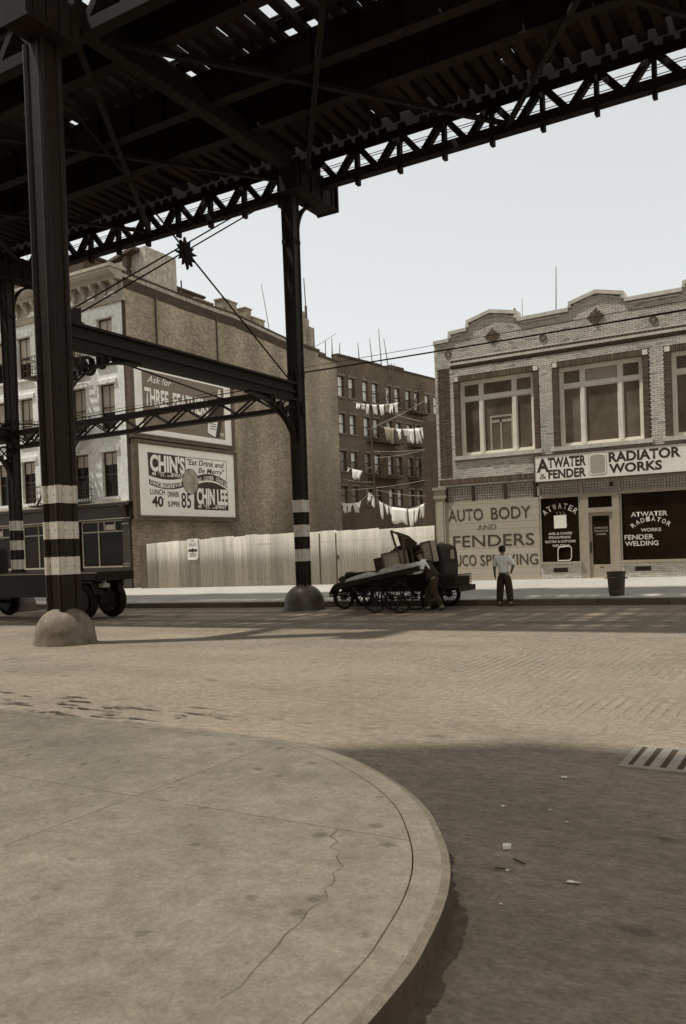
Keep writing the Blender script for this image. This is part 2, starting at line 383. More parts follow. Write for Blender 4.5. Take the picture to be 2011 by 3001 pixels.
# far pavement with kerb stones
xs = fr(-70, 25, 60); ys = fr(KERB+.2, 29.99, 10)+[30.6]
far_walk = struct(grid(xs, ys, lambda x, y: walk_z(x, y)).build('pavement', m_conc_f))
x = -48.0; i = 0
m_kerb2 = mat('far_kerb_stone', .1, k=.9, var=.2, scale=6, rough=.9, rand=.2)
while x < 6:
    w = rnd(1.5, 2.1); b = MB(); za, zb = gz(x, KERB)+.152, gz(x+w, KERB)+.152; g_ = .008
    b.prism([(x+g_, gz(x, KERB)-.12), (x+w-g_, gz(x+w, KERB)-.12), (x+w-g_, zb), (x+g_, za)], (0, KERB+rnd(-.006, .006), 0), (1, 0, 0), (0, 0, 1), (0, .2, 0))
    b.build('kerb_stone', m_kerb2, far_walk); x += w
# the vacant lot behind the fence
lot = struct(grid(fr(-60, 30, 10), [30.65, 40, 60, 120], lambda x, y: .3).build('lot_ground', mat('lot_earth', .36, k=1.2, var=.3, scale=1.5, rough=1)))

# wet gutter by the near kerb
def blob(cx, cy, rx, ry, z, n=26, jag=.3, seed=0):
    rr = random.Random(seed); ph = [rr.uniform(0, 6.3) for _ in range(4)]
    return [(cx+rx*cos(a)*(1+jag*(sin(3*a+ph[0])*.5+sin(5*a+ph[1])*.3+sin(9*a+ph[2])*.2)), cy+ry*sin(a)*(1+jag*(sin(3*a+ph[0])*.5+sin(5*a+ph[1])*.4+sin(11*a+ph[3])*.3)), z) for a in [2*pi*i/n for i in range(n)]]
b = MB(); rp = random.Random(3)
for i in range(110):
    cx = rp.uniform(-10.5, -4.8); near = rp.random() < .45; cy = rp.uniform(6.26, 6.5) if near else rp.uniform(6.5, 7.6)
    if cx > -5.6 and not near: continue
    rx = rp.uniform(.05, .26)*(1.5 if near else 1); ry = rp.uniform(.006, .026)*(1.5 if near else 1)
    p = blob(cx, cy, rx, ry, .0012+.00006*i, 30, .9, i); b.add(p, [tuple(range(len(p)))])
w = b.build('puddle', m_wet); tag(w, 'dark wet patches in the gutter along the near kerb', 'puddle', kind='stuff')

b = MB(); rg = random.Random(8); n = len(kp); vs = []
gr_ = [p for p in kp if -3.6 < p.x and p.y > 1.5]
full = [i for i, p in enumerate(kp) if -3.9 < p.x and p.y > 1.0]
dense = catmull([(kp[i].x, kp[i].y, 0) for i in full], 5)
dd = [Vector((p.x, p.y)) for p in dense]; o1 = offset(dd, -.005)
wd = []; w0_ = .05
for i in range(len(dd)):
    w0_ = max(.015, min(.09, w0_+rg.uniform(-.018, .018))); wd.append(w0_)
o2 = [offset(dd, -wd[i])[i] for i in range(len(dd))]
for p, q in zip(o1, o2): vs += [(p.x, p.y, .0022), (q.x, q.y, .0022)]
b.add(vs, [(2*i, 2*i+1, 2*i+3, 2*i+2) for i in range(len(dd)-1)])
w = b.build('gutter_grime', mat('gutter_grime', .075, k=.8, var=.4, scale=9, rough=.8)); tag(w, 'dark damp grime in the gutter round the near corner kerb', 'grime', kind='stuff')

# ------------------------------------------------------------------ elevated railway
BAY = 13.4; CXS = [-14.4-BAY, -14.4, -14.4+BAY]; YN, YF = 12.44, 21.82
el = thing('elevated_railway', 'dark iron elevated railway viaduct crossing overhead on riveted columns', 'viaduct', (-14.4, 17.2, 0))
ZC = 12.75
def column(x, y, dome_m, dome_label, w0=.155, w1=.185):
    b = MB(); z0, z1 = .45, ZC
    rc = .37*w0
                          # half widths, wider at the top
    def ring(z):
        w = w0+(w1-w0)*(z-z0)/(z1-z0); c = w*.42
        return [(x-w, y-w+c), (x-w+c, y-w+c), (x-w+c, y-w), (x+w-c, y-w), (x+w-c, y-w+c), (x+w, y-w+c), (x+w, y+w-c), (x+w-c, y+w-c), (x+w-c, y+w), (x-w+c, y+w), (x-w+c, y+w-c), (x-w, y+w-c)]
    r0 = [(p[0], p[1], z0) for p in ring(z0)]; r1 = [(p[0], p[1], z1) for p in ring(z1)]; n = 12
    b.add(r0+r1, [(i, (i+1) % n, n+(i+1) % n, n+i) for i in range(n)]+[tuple(range(n, 2*n))])
    for sx in (-1, 1):
        for sy in (-1, 1): b.tube((x+sx*w0*.86, y+sy*w0*.86, z0), (x+sx*w1*.86, y+sy*w1*.86, z1), rc, 8, rc*1.1)
    c = b.build('column', m_steel_b, el, smooth=True)
    for za, zb in ((1.48, 1.86), (2.24, 2.61), (3.0, 3.38)):
        q = MB(); e = .004
        wa = w0+(w1-w0)*(za-z0)/(z1-z0); wb = w0+(w1-w0)*(zb-z0)/(z1-z0)
        for sx in (-1, 1):
            for sy in (-1, 1): q.tube((x+sx*wa*.86, y+sy*wa*.86, za), (x+sx*wb*.86, y+sy*wb*.86, zb), rc+e, 10, rc*1.01+e)
        for s_ in (-1, 1):
            q.box(x-wa*.62, x+wa*.62, y+s_*(wa+e)-.003, y+s_*(wa+e)+.003, za, zb); q.box(x+s_*(wa+e)-.003, x+s_*(wa+e)+.003, y-wa*.62, y+wa*.62, za, zb)
        q.build('painted_band', m_band, c, smooth=True)
    q = MB(); z = .9
    while z < 7:
        w = w0+(w1-w0)*(z-z0)/(z1-z0)
        for s_ in (-1, 1):
            for px, py in ((x+s_*w*.45, y-w-.004), (x+w+.004, y+s_*w*.45), (x-w-.004, y+s_*w*.45)): q.lathe([(.018, -.006), (.014, .01), (0.0, .016)], (px, py, z), 6, 'z')
        z += .19
    q.build('rivets', m_steel, c, kind='stuff')
    q = MB(); g0 = gz(x, y)
    q.lathe([(.66, g0-.05), (.645, g0+.12)]+[(.63*cos(a)**.9 if a < 1.5 else .0, g0+.16+.63*sin(a)) for a in [i*pi/2/12 for i in range(11)]]+[(.17, g0+.795)], (x, y, 0), 36)
    q.build('column_base', dome_m, c, smooth=True, label=dome_label)
    return c
for x in CXS:
    column(x, YN, m_dome, 'worn pale domed concrete column footing', .225, .25); column(x, YF, m_dome2, 'smooth domed column footing, coloured dark for the viaduct shade')
# transverse portal frames (all parts of the viaduct)
for x in CXS:
    b = MB()                                                        # box cross girder carrying the tracks
    for ya, yb in ((YN-.9, YN+.5), (YF-.5, 23.55)):
        b.box(x-.02, x+.62, ya, yb, ZC+.05, ZC+.85); b.box(x-.08, x+.68, ya-.02, yb+.02, ZC, ZC+.05)
        for yy in fr(ya+.2, yb-.2, 3): b.box(x-.06, x+.66, yy-.03, yy+.03, ZC+.05, ZC+.85)
    b.box(x+.12, x+.48, YN+.5, YF-.5, ZC+.6, ZC+1.15)
    b.box(x-.1, x+.7, 23.55, 23.64, ZC-.03, ZC+.9)
    b.build('cross_girder', m_steel, el)
    b = MB()
    b.box(x-.17, x+.17, YN+.1, YF-.1, 6.92, 6.98); b.box(x-.17, x+.17, YN+.1, YF-.1, 6.42, 6.48); b.box(x-.06, x+.06, YN+.1, YF-.1, 6.48, 6.92)
    b.box(x+.061, x+.12, YN+.1, YF-.1, 6.66, 6.74)
    b.build('portal_beam', m_steel_b, el)
    for yc, sg in ((YN, 1), (YF, -1)):                              # curved spandrel brackets with cast rings
        b = MB(); pts = []
        for i in range(15):
            a = (i/14)*pi/2; pts.append((x, yc+sg*(2.55-2.4*sin(a)), 6.4-1.5*(1-cos(a))))
        for p, q in zip(pts, pts[1:]): b.bar(p, q, .2, .055, (0, -sg, 1))
        for (ry, rz, rr) in ((.42, 5.98, .27), (.95, 6.12, .19), (1.35, 6.24, .1), (.26, 5.55, .1)):
            ring = [(x, yc+sg*ry+rr*cos(2*pi*i/16), rz+rr*sin(2*pi*i/16)) for i in range(17)]
            for p, q in zip(ring, ring[1:]): b.bar(p, q, .07, .045, (1, 0, 0))
            for i in range(4):
                a = pi/4+i*pi/2; b.bar((x, yc+sg*ry, rz), (x, yc+sg*ry+rr*cos(a), rz+rr*sin(a)), .04, .03, (1, 0, 0))
        # web plate between ring work and arch
        for i in range(0, 14): b.bar((x, pts[i][1], pts[i][2]), (x, pts[i][1], min(6.42, pts[i][2]+.22)), .03, .16, (1, 0, 0))
        b.build('bracket', m_steel_b, el)
    def rod(p, q, r=.022): MB().tube(p, q, r, 6).build('brace_rod', m_steel, el)
    d = Vector((0, 8.1, 5.45)).normalized(); up = Vector((0, -d.z, d.y))*.075
    for s_ in (-1, 1): rod(Vector((x, YN+.2, 6.98))+up*s_, Vector((x, 20.9, 12.45))+up*s_, .02)
    rod((x, YF-.3, 7.02), (x, YN+.2, 12.1), .024)
    b = MB(); st = []
    for i in range(24):
        a = 2*pi*i/24+.1; r_ = (.36 if i % 2 == 0 else .2)*(1.15 if i % 6 == 0 else 1); st.append((r_*cos(a), r_*sin(a)))
    b.prism(st, (x-.04, 16.86, 9.62), (0, 1, 0), (0, 0, 1), (.08, 0, 0)); b.lathe([(.14, -.07), (.14, .07)], (x, 16.86, 9.62), 12, 'x'); b.build('star_plate', m_steel, el)
    b = MB(); b.box(x-.12, x+.12, YN+.12, YN+.75, 6.98, 7.03); b.prism([(0, 0), (.62, 0), (.62, .34), (.0, .12)], (x-.07, YN+.12, 7.03), (0, 1, 0), (0, 0, 1), (.14, 0, 0)); b.build('anchor_block', m_steel_b, el)
    b = MB(); b.tube((x, YF-.45, 7.0), (x, YF-.2, 7.18), .07, 8); b.build('anchor_pin', m_steel, el)
    b = MB(); pts = [(x+.1, YF+.16+1.0*(1-cos(a)), 11.55+1.2*sin(a)) for a in [i*pi/2/10 for i in range(11)]]
    for p, q in zip(pts, pts[1:]): b.bar(p, q, .18, .07, (0, 1, -1))
    b.box(x-.1, x+.1, YF+.16, YF+.26, 11.3, 11.62); b.build('bracket', m_steel, el)
    b = MB(); b.box(x-.2, x+.2, YF-.2, YF+.2, 7.2, 7.32); b.build('column_collar', m_steel, el); b = MB(); b.box(x-.21, x+.21, YF-.21, YF+.21, 11.3, 11.42); b.build('column_collar', m_steel, el); b = MB(); b.box(x+.17, x+.24, YF-.1, YF+.1, 6.0, 6.4); b.build('cable_clamp', m_steel, el)
# longitudinal lattice strut between the far columns, left bay
xa, xb = CXS[0]+.15, CXS[1]-.15
b = MB(); b.box(xa, xb, YF-.14, YF+.14, 6.7, 6.88); b.box(xa, xb, YF-.14, YF+.14, 6.18, 6.31); b.build('strut_chord', m_steel_b, el)
nb = 18; dx = (xb-xa)/nb
for i in range(nb):
    x0 = xa+i*dx
    for yy in (YF-.11, YF+.11):
        p, q = ((x0, yy, 6.31), (x0+dx, yy, 6.73)); p, q = (p, q) if i % 2 else ((x0, yy, 6.73), (x0+dx, yy, 6.31))
        b = MB(); b.bar(p, q, .03, .085, (0, 1, 0)); b.build('strut_lattice', m_steel_b, el)
rod((-14.4, YN+1.0, 6.45), (-17.2, YF, 6.84)); rod((-27.8, YN+1.0, 6.45), (-25.0, YF, 6.84))
# lattice track girders
def lattice_girder(y, z0, z1, x0, x1, xref, pitch, stub=True, w=.3, m_=m_steel):
    b = MB(); b.box(x0, x1, y-w/2, y+w/2, z0, z0+.27); b.build('girder_bottom_chord', m_, el)
    b = MB(); b.box(x0, x1, y-w/2, y+w/2, z1-.06, z1+.62); b.box(x0, x1, y-.02, y+.02, z1-.26, z1-.06); b.build('girder_top_chord', m_, el)
    k0 = math.ceil((x0-xref)/pitch); k1 = math.floor((x1-xref)/pitch)
    for k_ in range(k0, k1+1):
        x = xref+k_*pitch; h = pitch/2
        for s_ in (-1, 1):
            if not x0 < x+s_*h < x1: continue
            b = MB(); b.bar((x+s_*.07, y, z0+.22), (x+s_*h*.92, y, z1-.16), .18, .2 if s_ > 0 else .15, (0, 1, 0)); b.build('girder_diagonal', m_, el)
        if stub:
            b = MB(); b.box(x+h-.055, x+h+.055, y-.1, y+.1, z0-.2, z1-.1); b.build('girder_post', m_, el)
            if k_ % 2 == 0:
                b = MB(); b.prism([(-.32, 0), (.32, 0), (.12, -.22), (-.12, -.22)], (x+h, y-.03, z1-.2), (1, 0, 0), (0, 0, 1), (0, .06, 0)); b.build('gusset', m_, el)
lattice_girder(22.9, 13.25, 14.36, -62, 14, -12.55+.73, 1.46)
for y, za, zb in ((19.3, 13.6, 14.46), (17.6, 13.6, 14.46), (14.9, 13.6, 14.46)):
    b = MB(); b.box(-62, 14, y-.02, y+.02, za+.03, zb-.03); b.box(-62, 14, y-.16, y+.16, za, za+.03); b.box(-62, 14, y-.16, y+.16, zb-.03, zb)
    for xx in fr(-30, 6, 30): b.box(xx-.02, xx+.02, y-.13, y+.13, za+.03, zb-.03)
    b.build('plate_girder', m_steel, el)
lattice_girder(13.3, 13.25, 14.36, -62, 14, -12.55, 1.46, stub=False)
# bottom lateral bracing seen against the ties
b = MB()
for i in range(-3, 3):
    x0 = -14.4+i*6.7
    b.bar((x0, 13.4, 13.5), (x0+6.7, 22.8, 13.5), .14, .1); b.bar((x0, 22.8, 13.42), (x0+6.7, 13.4, 13.42), .14, .1)
b.build('lateral_bracing', m_steel, el)
# ties, deck planks and rails
tie_mesh = MB().box(-.12, .12, -4.95, 4.5, -.1, .1).mesh('tie', m_tie)
x = -46.0; i = 0
while x < 12:
    link('tie', tie_mesh, el, (x, 18.2, 14.58), (0, 0, rnd(-.012, .012))); x += .43+rnd(-.05, .05)+(.22 if random.random() < .12 else 0); i += 1
rr = random.Random(31)
y = 13.62
nrow = 0
while y < 22.6:
    wdt = .3; x = -34.0
    if 20.45 < y < 21.0 or 16.25 < y < 16.7 or (y < 18.3 and nrow % 2): y += wdt; nrow += 1; continue
    b = MB(); b.box(-46, -34.02, y, y+wdt-.002, 14.685, 14.74); b.box(8.02, 12, y, y+wdt-.002, 14.685, 14.74); b.build('deck_plank', m_tie, el)
    while x < 8:
        L = rr.uniform(4.0, 6.5); gap = rr.uniform(.02, .1)
        if rr.random() < .16: gap = rr.uniform(.22, .5)
        b = MB(); b.box(x, min(8, x+L), y, y+wdt-.002, 14.685, 14.74); b.build('deck_plank', m_tie, el)
        x += L+gap
    y += wdt; nrow += 1
for y in (14.6, 16.05, 17.2, 18.65, 19.9, 21.35):
    b = MB(); b.box(-62, 14, y-.035, y+.035, 14.86, 14.9); b.box(-62, 14, y-.01, y+.01, 14.76, 14.86); b.box(-62, 14, y-.07, y+.07, 14.74, 14.76); b.build('rail', m_steel, el)
# walkway rails and cables strung along the outer side
for y, z in ((23.15, 13.95), (23.2, 14.05), (23.2, 13.8)): MB().tube((-62, y, z), (14, y, z), .012, 5).build('cable', m_steel, el)
b = MB()
for x in fr(-45, 10, 37): b.box(x-.02, x+.02, 23.1, 23.16, 14.4, 15.5)
for z in (14.9, 15.45): b.box(-45, 10, 23.105, 23.155, z, z+.04)
b.build('walkway_railing', m_steel, el)
# cables carried along the far columns
def sag(p, q, s_, n=14): 
    p = Vector(p); q = Vector(q); return [p.lerp(q, i/n)-Vector((0, 0, s_*4*(i/n)*(1-i/n))) for i in range(n+1)]
c1 = MB().path(sag((CXS[1], 22.05, 7.36), (CXS[2], 22.05, 7.36), .03), .022).build('power_cable', m_steel); tag(c1, 'thick black cable strung to the right from the striped column at mid height', 'cable')
c2 = MB().path(sag((CXS[1], 22.08, 7.52), (CXS[2], 22.08, 7.6), .02), .008, 4).build('power_cable', m_steel); tag(c2, 'thin wire just above the thick cable right of the striped column', 'wire')
c3 = MB().path(sag((CXS[0], 22.0, 7.02), (CXS[1], 22.0, 7.1), .0), .018).build('power_cable', m_steel); tag(c3, 'black cable along the top of the lattice strut, left of the striped column', 'cable')
c4 = MB().path(sag((CXS[0], 22.05, 7.14), (CXS[1], 22.05, 7.2), .0), .007, 4).build('power_cable', m_steel); tag(c4, 'thin wire above the lattice strut crossing the upper billboard', 'wire')
# ------------------------------------------------------------------ two-storey brick garage on the right
m_buff = mat('buff_brick', .58, k=.75, var=.12, scale=9, rough=.92, attr=True, spec=.15, big=.12, bigscale=.5)
m_dbrick = mat('dark_brick', .12, k=.8, var=.2, scale=12, rough=.9, rand=.28, spec=.15)
m_dbrick_s = mat('dark_brick_field', .115, k=.8, var=.2, scale=12, rough=.9, attr=True, spec=.15)
m_mort = mat('mortar', .5, k=.75, var=.15, scale=6, rough=1, big=.12)
m_mort_d = mat('dark_mortar', .2, k=.75, var=.15, scale=6, rough=1)
m_coping = mat('limestone_coping', .55, k=.8, var=.2, scale=4, rough=.9, big=.12, stretch=(1, 1, .4))
m_frame = mat('pale_window_paint', .72, k=.65, var=.12, scale=5, rough=.6)
m_shopfr = mat('shopfront_paint', .3, k=.7, var=.12, scale=5, rough=.65)
m_glass = glassmat('dark_glass', .012, .06, .1)
m_glass_t = glassmat('tall_glass', .12, .12, .4)
m_prism = mat('ribbed_prism_glass', .4, k=.9, var=.3, scale=8, rough=.3, spec=.5)
m_panel = mat('painted_boards', .37, k=.7, var=.07, scale=2.5, rough=.75, stretch=(.4, 1, 3), rand=.05, big=.06)
m_ink = mat('sign_black', .035, k=.8, var=.2, scale=8, rough=.7)
m_ink_s = mat('sign_soft_black', .05, k=.8, var=.2, scale=8, rough=.7)
m_inkf = mat('faded_ink', .11, k=.8, var=.3, scale=4, rough=.8)
m_sign = mat('white_sign_paint', .8, k=.6, var=.06, scale=2, rough=.6)
m_gold = mat('window_lettering', .58, k=.7, var=.15, scale=9, rough=.5)
m_grey = mat('grey_sign_paint', .36, k=.8, var=.3, scale=9, rough=.7, stretch=(6, 1, 1))
XR0, XR1, YB = -13.36, -1.3, 30.0
ga = thing('garage_building', 'two-storey buff brick garage with stepped parapet and large windows', 'building', (-8.5, YB, .4))
OUT = [(-13.36, 9.58), (-12.72, 9.6), (-12.72, 9.86), (-11.98, 9.9), (-11.98, 10.16), (-11.02, 10.42), (-9.99, 10.2), (-9.99, 9.93), (-8.1, 9.96), (-8.1, 10.16), (-7.14, 10.42), (-6.18, 10.2), (-6.18, 9.96), (-4.3, 9.96), (-4.3, 10.16), (-3.34, 10.42), (-2.38, 10.2), (-2.38, 9.93), (-1.3, 9.6)]
def topz(x):
    for (a, za), (b_, zb) in zip(OUT, OUT[1:]):
        if a <= x <= b_ and b_ > a: return za+(zb-za)*(x-a)/(b_-a)
    return 9.6
WIN = [(-12.36, -9.5), (-8.54, -5.68), (-4.72, -1.9)]; WZ0, WZ1 = 5.2, 8.02
# backing wall
b = MB(); YW = YB+.10
segs = [(XR0, WIN[0][0])]+[(WIN[i][1], WIN[i+1][0]) for i in range(2)]+[(WIN[2][1], XR1)]
for a, c in segs: b.box(a, c, YW, YW+.3, WZ0, WZ1)
b.box(XR0, XR1, YW, YW+.3, 4.02, WZ0)
poly = [(XR0, WZ1)]+OUT+[(XR1, WZ1)]
b.prism(poly, (0, YW, 0), (1, 0, 0), (0, 0, 1), (0, .3, 0))
b.box(XR0, XR0+.3, YW+.3, 44, .2, 9.5); b.box(XR1-.3, XR1, YW+.3, 44, .2, 9.3); b.box(XR0+.3, XR1-.3, 43.7, 44, .2, 9.2)
b.build('wall', m_mort, ga)
b = MB(); b.box(XR0+.3, XR1-.3, YW+.3, 43.7, 9.0, 9.15); b.build('roof', mat('tar_roof', .06, var=.2, rough=1), ga)
# field bricks, clipped course by course
def intervals(z):
    L = [(XR0, XR1)]
    def cut(a, c):
        nonlocal L; o = []
        for p, q in L:
            if c <= p or a >= q: o.append((p, q)); continue
            if p < a: o.append((p, a))
            if q > c: o.append((c, q))
        L = o
    if z > 9.5:
        x = XR0; o = []; run = None
        while x < XR1:
            ok = topz(x+.005) > z+.03
            if ok and run is None: run = x
            if not ok and run is not None: o.append((run, x)); run = None
            x += .02
        if run is not None: o.append((run, XR1))
        L = o
    for a, c in WIN:
        if WZ0-.2 < z < WZ1+.27: cut(a-.24, c+.24)
    if 4.4 < z < 8.6: cut(-13.24, -12.76)
    if 8.57 < z < 8.68 or 8.78 < z < 8.86: cut(-12.7, XR1)
    if 4.1 < z < 4.36: cut(-13.3, -9.54)
    if 3.9 < z < 4.95: cut(-9.54, -2.6)
    for cx, cz in ((-10.97, 9.56), (-7.16, 9.62), (-3.34, 9.62)):
        h = .30-abs(z-cz)
        if h > 0: cut(cx-h, cx+h)
    return L
b = MB(); z = 4.06; row = 0
while z < 10.45:
    off = 0 if row % 2 else .1075
    for p, q in intervals(z+.03):
        x = XR0+off-.43
        while x < q:
            a, c = max(p, x+.005), min(q, x+.21)
            if c-a > .03:
                t = rnd(.78, 1.1)
                if random.random() < .07: t *= .68
                d = rnd(0, .006)
                b.box(a, c, YB+.0-d, YW+.005, z, z+.06, t)
            x += .215
    z += .07; row += 1
b.build('field_bricks', m_buff, ga, kind='stuff')
# dark brick trim: each brick is its own piece
sold = MB().box(-.027, .027, -.03, .08, -.1, .1).mesh('brick', m_dbrick)
flat = MB().box(-.1, .1, -.03, .08, -.027, .027).mesh('brick', m_dbrick)
nb_ = 0
def brick(me, x, z, ry=0, y=None, sc=None):
    global nb_
    nb_ += 1; link('brick', me, ga, (x, (YB if y is None else y)-rnd(.008, .016), z), (0, ry, 0), sc)
trim = MB()
def tbrick(x, z, hx, hz, d=.015): trim.box(x-hx, x+hx, YB-d-rnd(0, .006), YW+.004, z-hz, z+hz, rnd(.7, 1.3))
for wi, (a, c) in enumerate(WIN):
    x = a-.02
    while x < c+.02:
        if wi < 2: brick(sold, x, WZ1+.12)
        else: tbrick(x, WZ1+.12, .027, .1)
        x += .0665
    z = WZ0+.03
    while z < WZ1+.02:
        for xx in (a-.12, c+.12): tbrick(xx, z, .1, .027)
        z += .0665
x = -13.28
while x < -9.55: brick(sold, x, 4.23); x += .0665
z = 4.44; row = 0
while z < 8.58:                                                   # dark brick pier on the left
    o = .055 if row % 2 else 0
    for xx, hx in ((-13.13, .1), (-12.92, .1), (-12.79, .022)) if row % 2 else ((-13.2, .03), (-13.05, .1), (-12.84, .085)): tbrick(xx, z, hx, .027, .012)
    z += .0665; row += 1
x = -12.65
while x < XR1:                                                    # dentil courses of the cornice
    tbrick(x, 8.825, .035, .03, .025); x += .15
x = -12.65
while x < XR1: tbrick(x, 8.605, .027, .035, .0); x += .0665
trim.build('trim_bricks', m_dbrick_s, ga, kind='stuff')
b = MB(); b.box(-12.72, XR1, YB-.05, YW, 8.685, 8.775); b.box(-12.72, XR1, YB-.02, YW, 8.865, 8.9); b.build('cornice_band', m_coping, ga)
b = MB(); b.box(-13.24, -12.76, YB+.04, YW+.002, 4.4, 8.6); b.build('pier_backing', m_mort_d, ga)
# patterned diamonds of dark brick
for cx, cz in ((-10.97, 9.56), (-7.16, 9.62), (-3.34, 9.62)):
    q = .105
    for gx in (-1, 1):
        for gz_ in (-1, 1):
            for k_ in (-1, 0, 1):
                if (gx*gz_) > 0: lx, lz, r_ = gx*q+k_*.07, gz_*q, 0
                else: lx, lz, r_ = gx*q, gz_*q+k_*.07, 1
                wx, wz = (lx*cos(pi/4)-lz*sin(pi/4)), (lx*sin(pi/4)+lz*cos(pi/4))
                brick(flat, cx+wx, cz+wz, -(pi/4+(0 if r_ else pi/2)), sc=(.98, 1, 1))
    b = MB(); b.prism([(-.3, 0), (0, -.3), (.3, 0), (0, .3)], (cx, YB+.03, cz), (1, 0, 0), (0, 0, 1), (0, .06, 0)); b.build('diamond_backing', m_mort_d, ga)
for cx, cz in ((-9.06, 9.2), (-12.77, 9.15), (-5.25, 9.2)):
    for i in range(4):
        a = pi/4+i*pi/2; brick(flat, cx+.1*cos(a), cz+.1*sin(a), -(a+pi/2), y=YB-.004, sc=(.8, .6, .7))
# coping following the stepped parapet, in stones
def strip(name, dz, th, d, m_):
    for (a, za), (c, zc) in zip(OUT, OUT[1:]):
        if c-a > .01:
            L = sqrt((c-a)**2+(zc-za)**2); n = max(1, round(L/1.0))
            for i in range(n):
                t0, t1 = i/n, (i+1)/n; e = .003/(c-a)
                x0, x1 = a+(c-a)*(t0+e), a+(c-a)*(t1-e); z0, z1 = za+(zc-za)*t0+dz, za+(zc-za)*t1+dz
                b = MB(); b.prism([(x0, z0), (x1, z1), (x1, z1+th), (x0, z0+th)], (0, YB-d, 0), (1, 0, 0), (0, 0, 1), (0, d+.44, 0)); b.build(name, m_, ga)
        else:
            lo, hi = min(za, zc), max(za, zc); s_ = 1 if zc > za else -1
            b = MB(); b.box(a+(-.02 if s_ > 0 else -.1), a+(.1 if s_ > 0 else .02), YB-d+.002, YB+.43, lo+dz+th+.002, hi+dz-.002); b.build(name, m_, ga)
strip('coping', 0, .13, .09, m_coping)
for (a, za), (c, zc) in zip(OUT, OUT[1:]):
    if c-a > .01:
        b = MB(); e = .0
        b.prism([(a+.12, za-.1), (c-.12, zc-.1), (c-.12, zc-.05), (a+.12, za-.05)], (0, YB-.035, 0), (1, 0, 0), (0, 0, 1), (0, .06, 0)); b.build('string_course', m_coping, ga)
# upper windows
def win_part(a, c, mulls, z0, z1, ztr, yo, parent_thing, fw=.085, m_f=None, panes_m=None, shade=None):
    m_f = m_f or m_frame
    w = MB(); w.box(a, a+fw, yo, yo+.1, z0, z1); w.box(c-fw, c, yo, yo+.1, z0, z1); w.box(a+fw, c-fw, yo, yo+.1, z1-fw, z1); w.box(a+fw, c-fw, yo, yo+.1, z0, z0+fw)
    for mx in mulls: w.box(mx-.06, mx+.06, yo-.02, yo+.1, z0+fw, z1-fw)
    xs_ = [a+fw]+[v for mx in mulls for v in (mx-.06, mx+.06)]+[c-fw]
    if ztr:
        for i in range(0, len(xs_), 2): w.box(xs_[i], xs_[i+1], yo-.01, yo+.1, ztr-.06, ztr+.06)
    wo_ = w.build('window', m_f, parent_thing)
    zs = [(z0+fw, ztr-.06), (ztr+.06, z1-fw)] if ztr else [(z0+fw, z1-fw)]
    for i in range(0, len(xs_), 2):
        for za, zb in zs:
            s_ = MB(); x0, x1 = xs_[i], xs_[i+1]; f2 = .045
            s_.box(x0, x0+f2, yo+.03, yo+.08, za, zb); s_.box(x1-f2, x1, yo+.03, yo+.08, za, zb); s_.box(x0+f2, x1-f2, yo+.03, yo+.08, za, za+f2); s_.box(x0+f2, x1-f2, yo+.03, yo+.08, zb-f2, zb)
            s_.build('sash', m_f, wo_)
            p = MB(); p.box(x0+f2, x1-f2, yo+.05, yo+.06, za+f2, zb-f2); p.build('pane', panes_m or m_glass_t, wo_)
    return wo_
for i, (a, c) in enumerate(WIN):
    wo_ = win_part(a, c, (a+.8, c-.76), WZ0, WZ1, 7.36, YB+.16, ga)
    b = MB(); b.box(a-.34, c+.3, YB-.08, YB+.26, WZ0-.15, WZ0-.005); b.build('sill', m_coping, ga)
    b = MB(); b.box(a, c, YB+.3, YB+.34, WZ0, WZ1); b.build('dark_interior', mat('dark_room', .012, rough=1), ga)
    for xx in (a-.12, c+.12):
        b = MB(); b.box(xx-.085, xx+.085, YB-.03, YW, WZ1+.035, WZ1+.205); b.build('corner_block', m_frame, ga)
# blind in the upper middle light of the second window, pale frame bars in the first
b = MB(); b.box(-7.62, -6.56, YB+.205, YB+.209, 7.47, 7.88); b.build('window_blind', m_grey, ga)
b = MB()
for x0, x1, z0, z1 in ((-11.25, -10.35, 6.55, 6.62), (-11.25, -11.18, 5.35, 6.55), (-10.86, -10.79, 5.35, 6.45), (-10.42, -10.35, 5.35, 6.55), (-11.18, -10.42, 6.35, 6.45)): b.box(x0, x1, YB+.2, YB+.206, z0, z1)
b.build('pale_frame', mat('dim_frame', .34, k=.8, rough=.7), ga)
# ground floor: pier, transom of ribbed glass, boarded and lettered garage opening
b = MB(); b.box(-13.5, -13.1, YB-.06, YB+.2, .3, 3.62); b.box(-13.56, -13.04, YB-.1, YB+.2, 3.62, 3.74); b.box(-13.53, -13.07, YB-.08, YB+.2, 3.74, 3.96); b.box(-13.58, -13.02, YB-.13, YB+.2, 3.96, 4.06); b.build('pier', m_shopfr, ga)
b = MB(); b.box(-13.42, -13.18, YB-.075, YB-.06, 1.95, 3.5); b.build('pier_panel', m_panel, ga)
b = MB(); b.box(-13.1, -9.5, YB+.06, YB+.12, 3.46, 4.02); b.build('transom_glass', m_prism, ga)
b = MB()
for x in fr(-13.1, -9.5, 36): b.box(x-.004, x+.004, YB+.05, YB+.06, 3.46, 4.02)
for z in fr(3.46, 4.02, 6): b.box(-13.1, -9.5, YB+.05, YB+.06, z-.005, z+.005)
b.build('transom_came', mat('came', .045, var=.2), ga)
for x in (-13.04, -11.96, -10.69, -9.56): b = MB(); b.box(x-.05, x+.05, YB-.0, YB+.06, 3.46, 4.02); b.build('transom_post', m_ink, ga)
z = .4; i = 0
bd = MB(); bd.box(-13.1, -9.42, YB+.04, YB+.08, .3, 3.45); bd = bd.build('boarded_opening', m_ink_s, ga, label='boarded garage front lettered for auto body work')
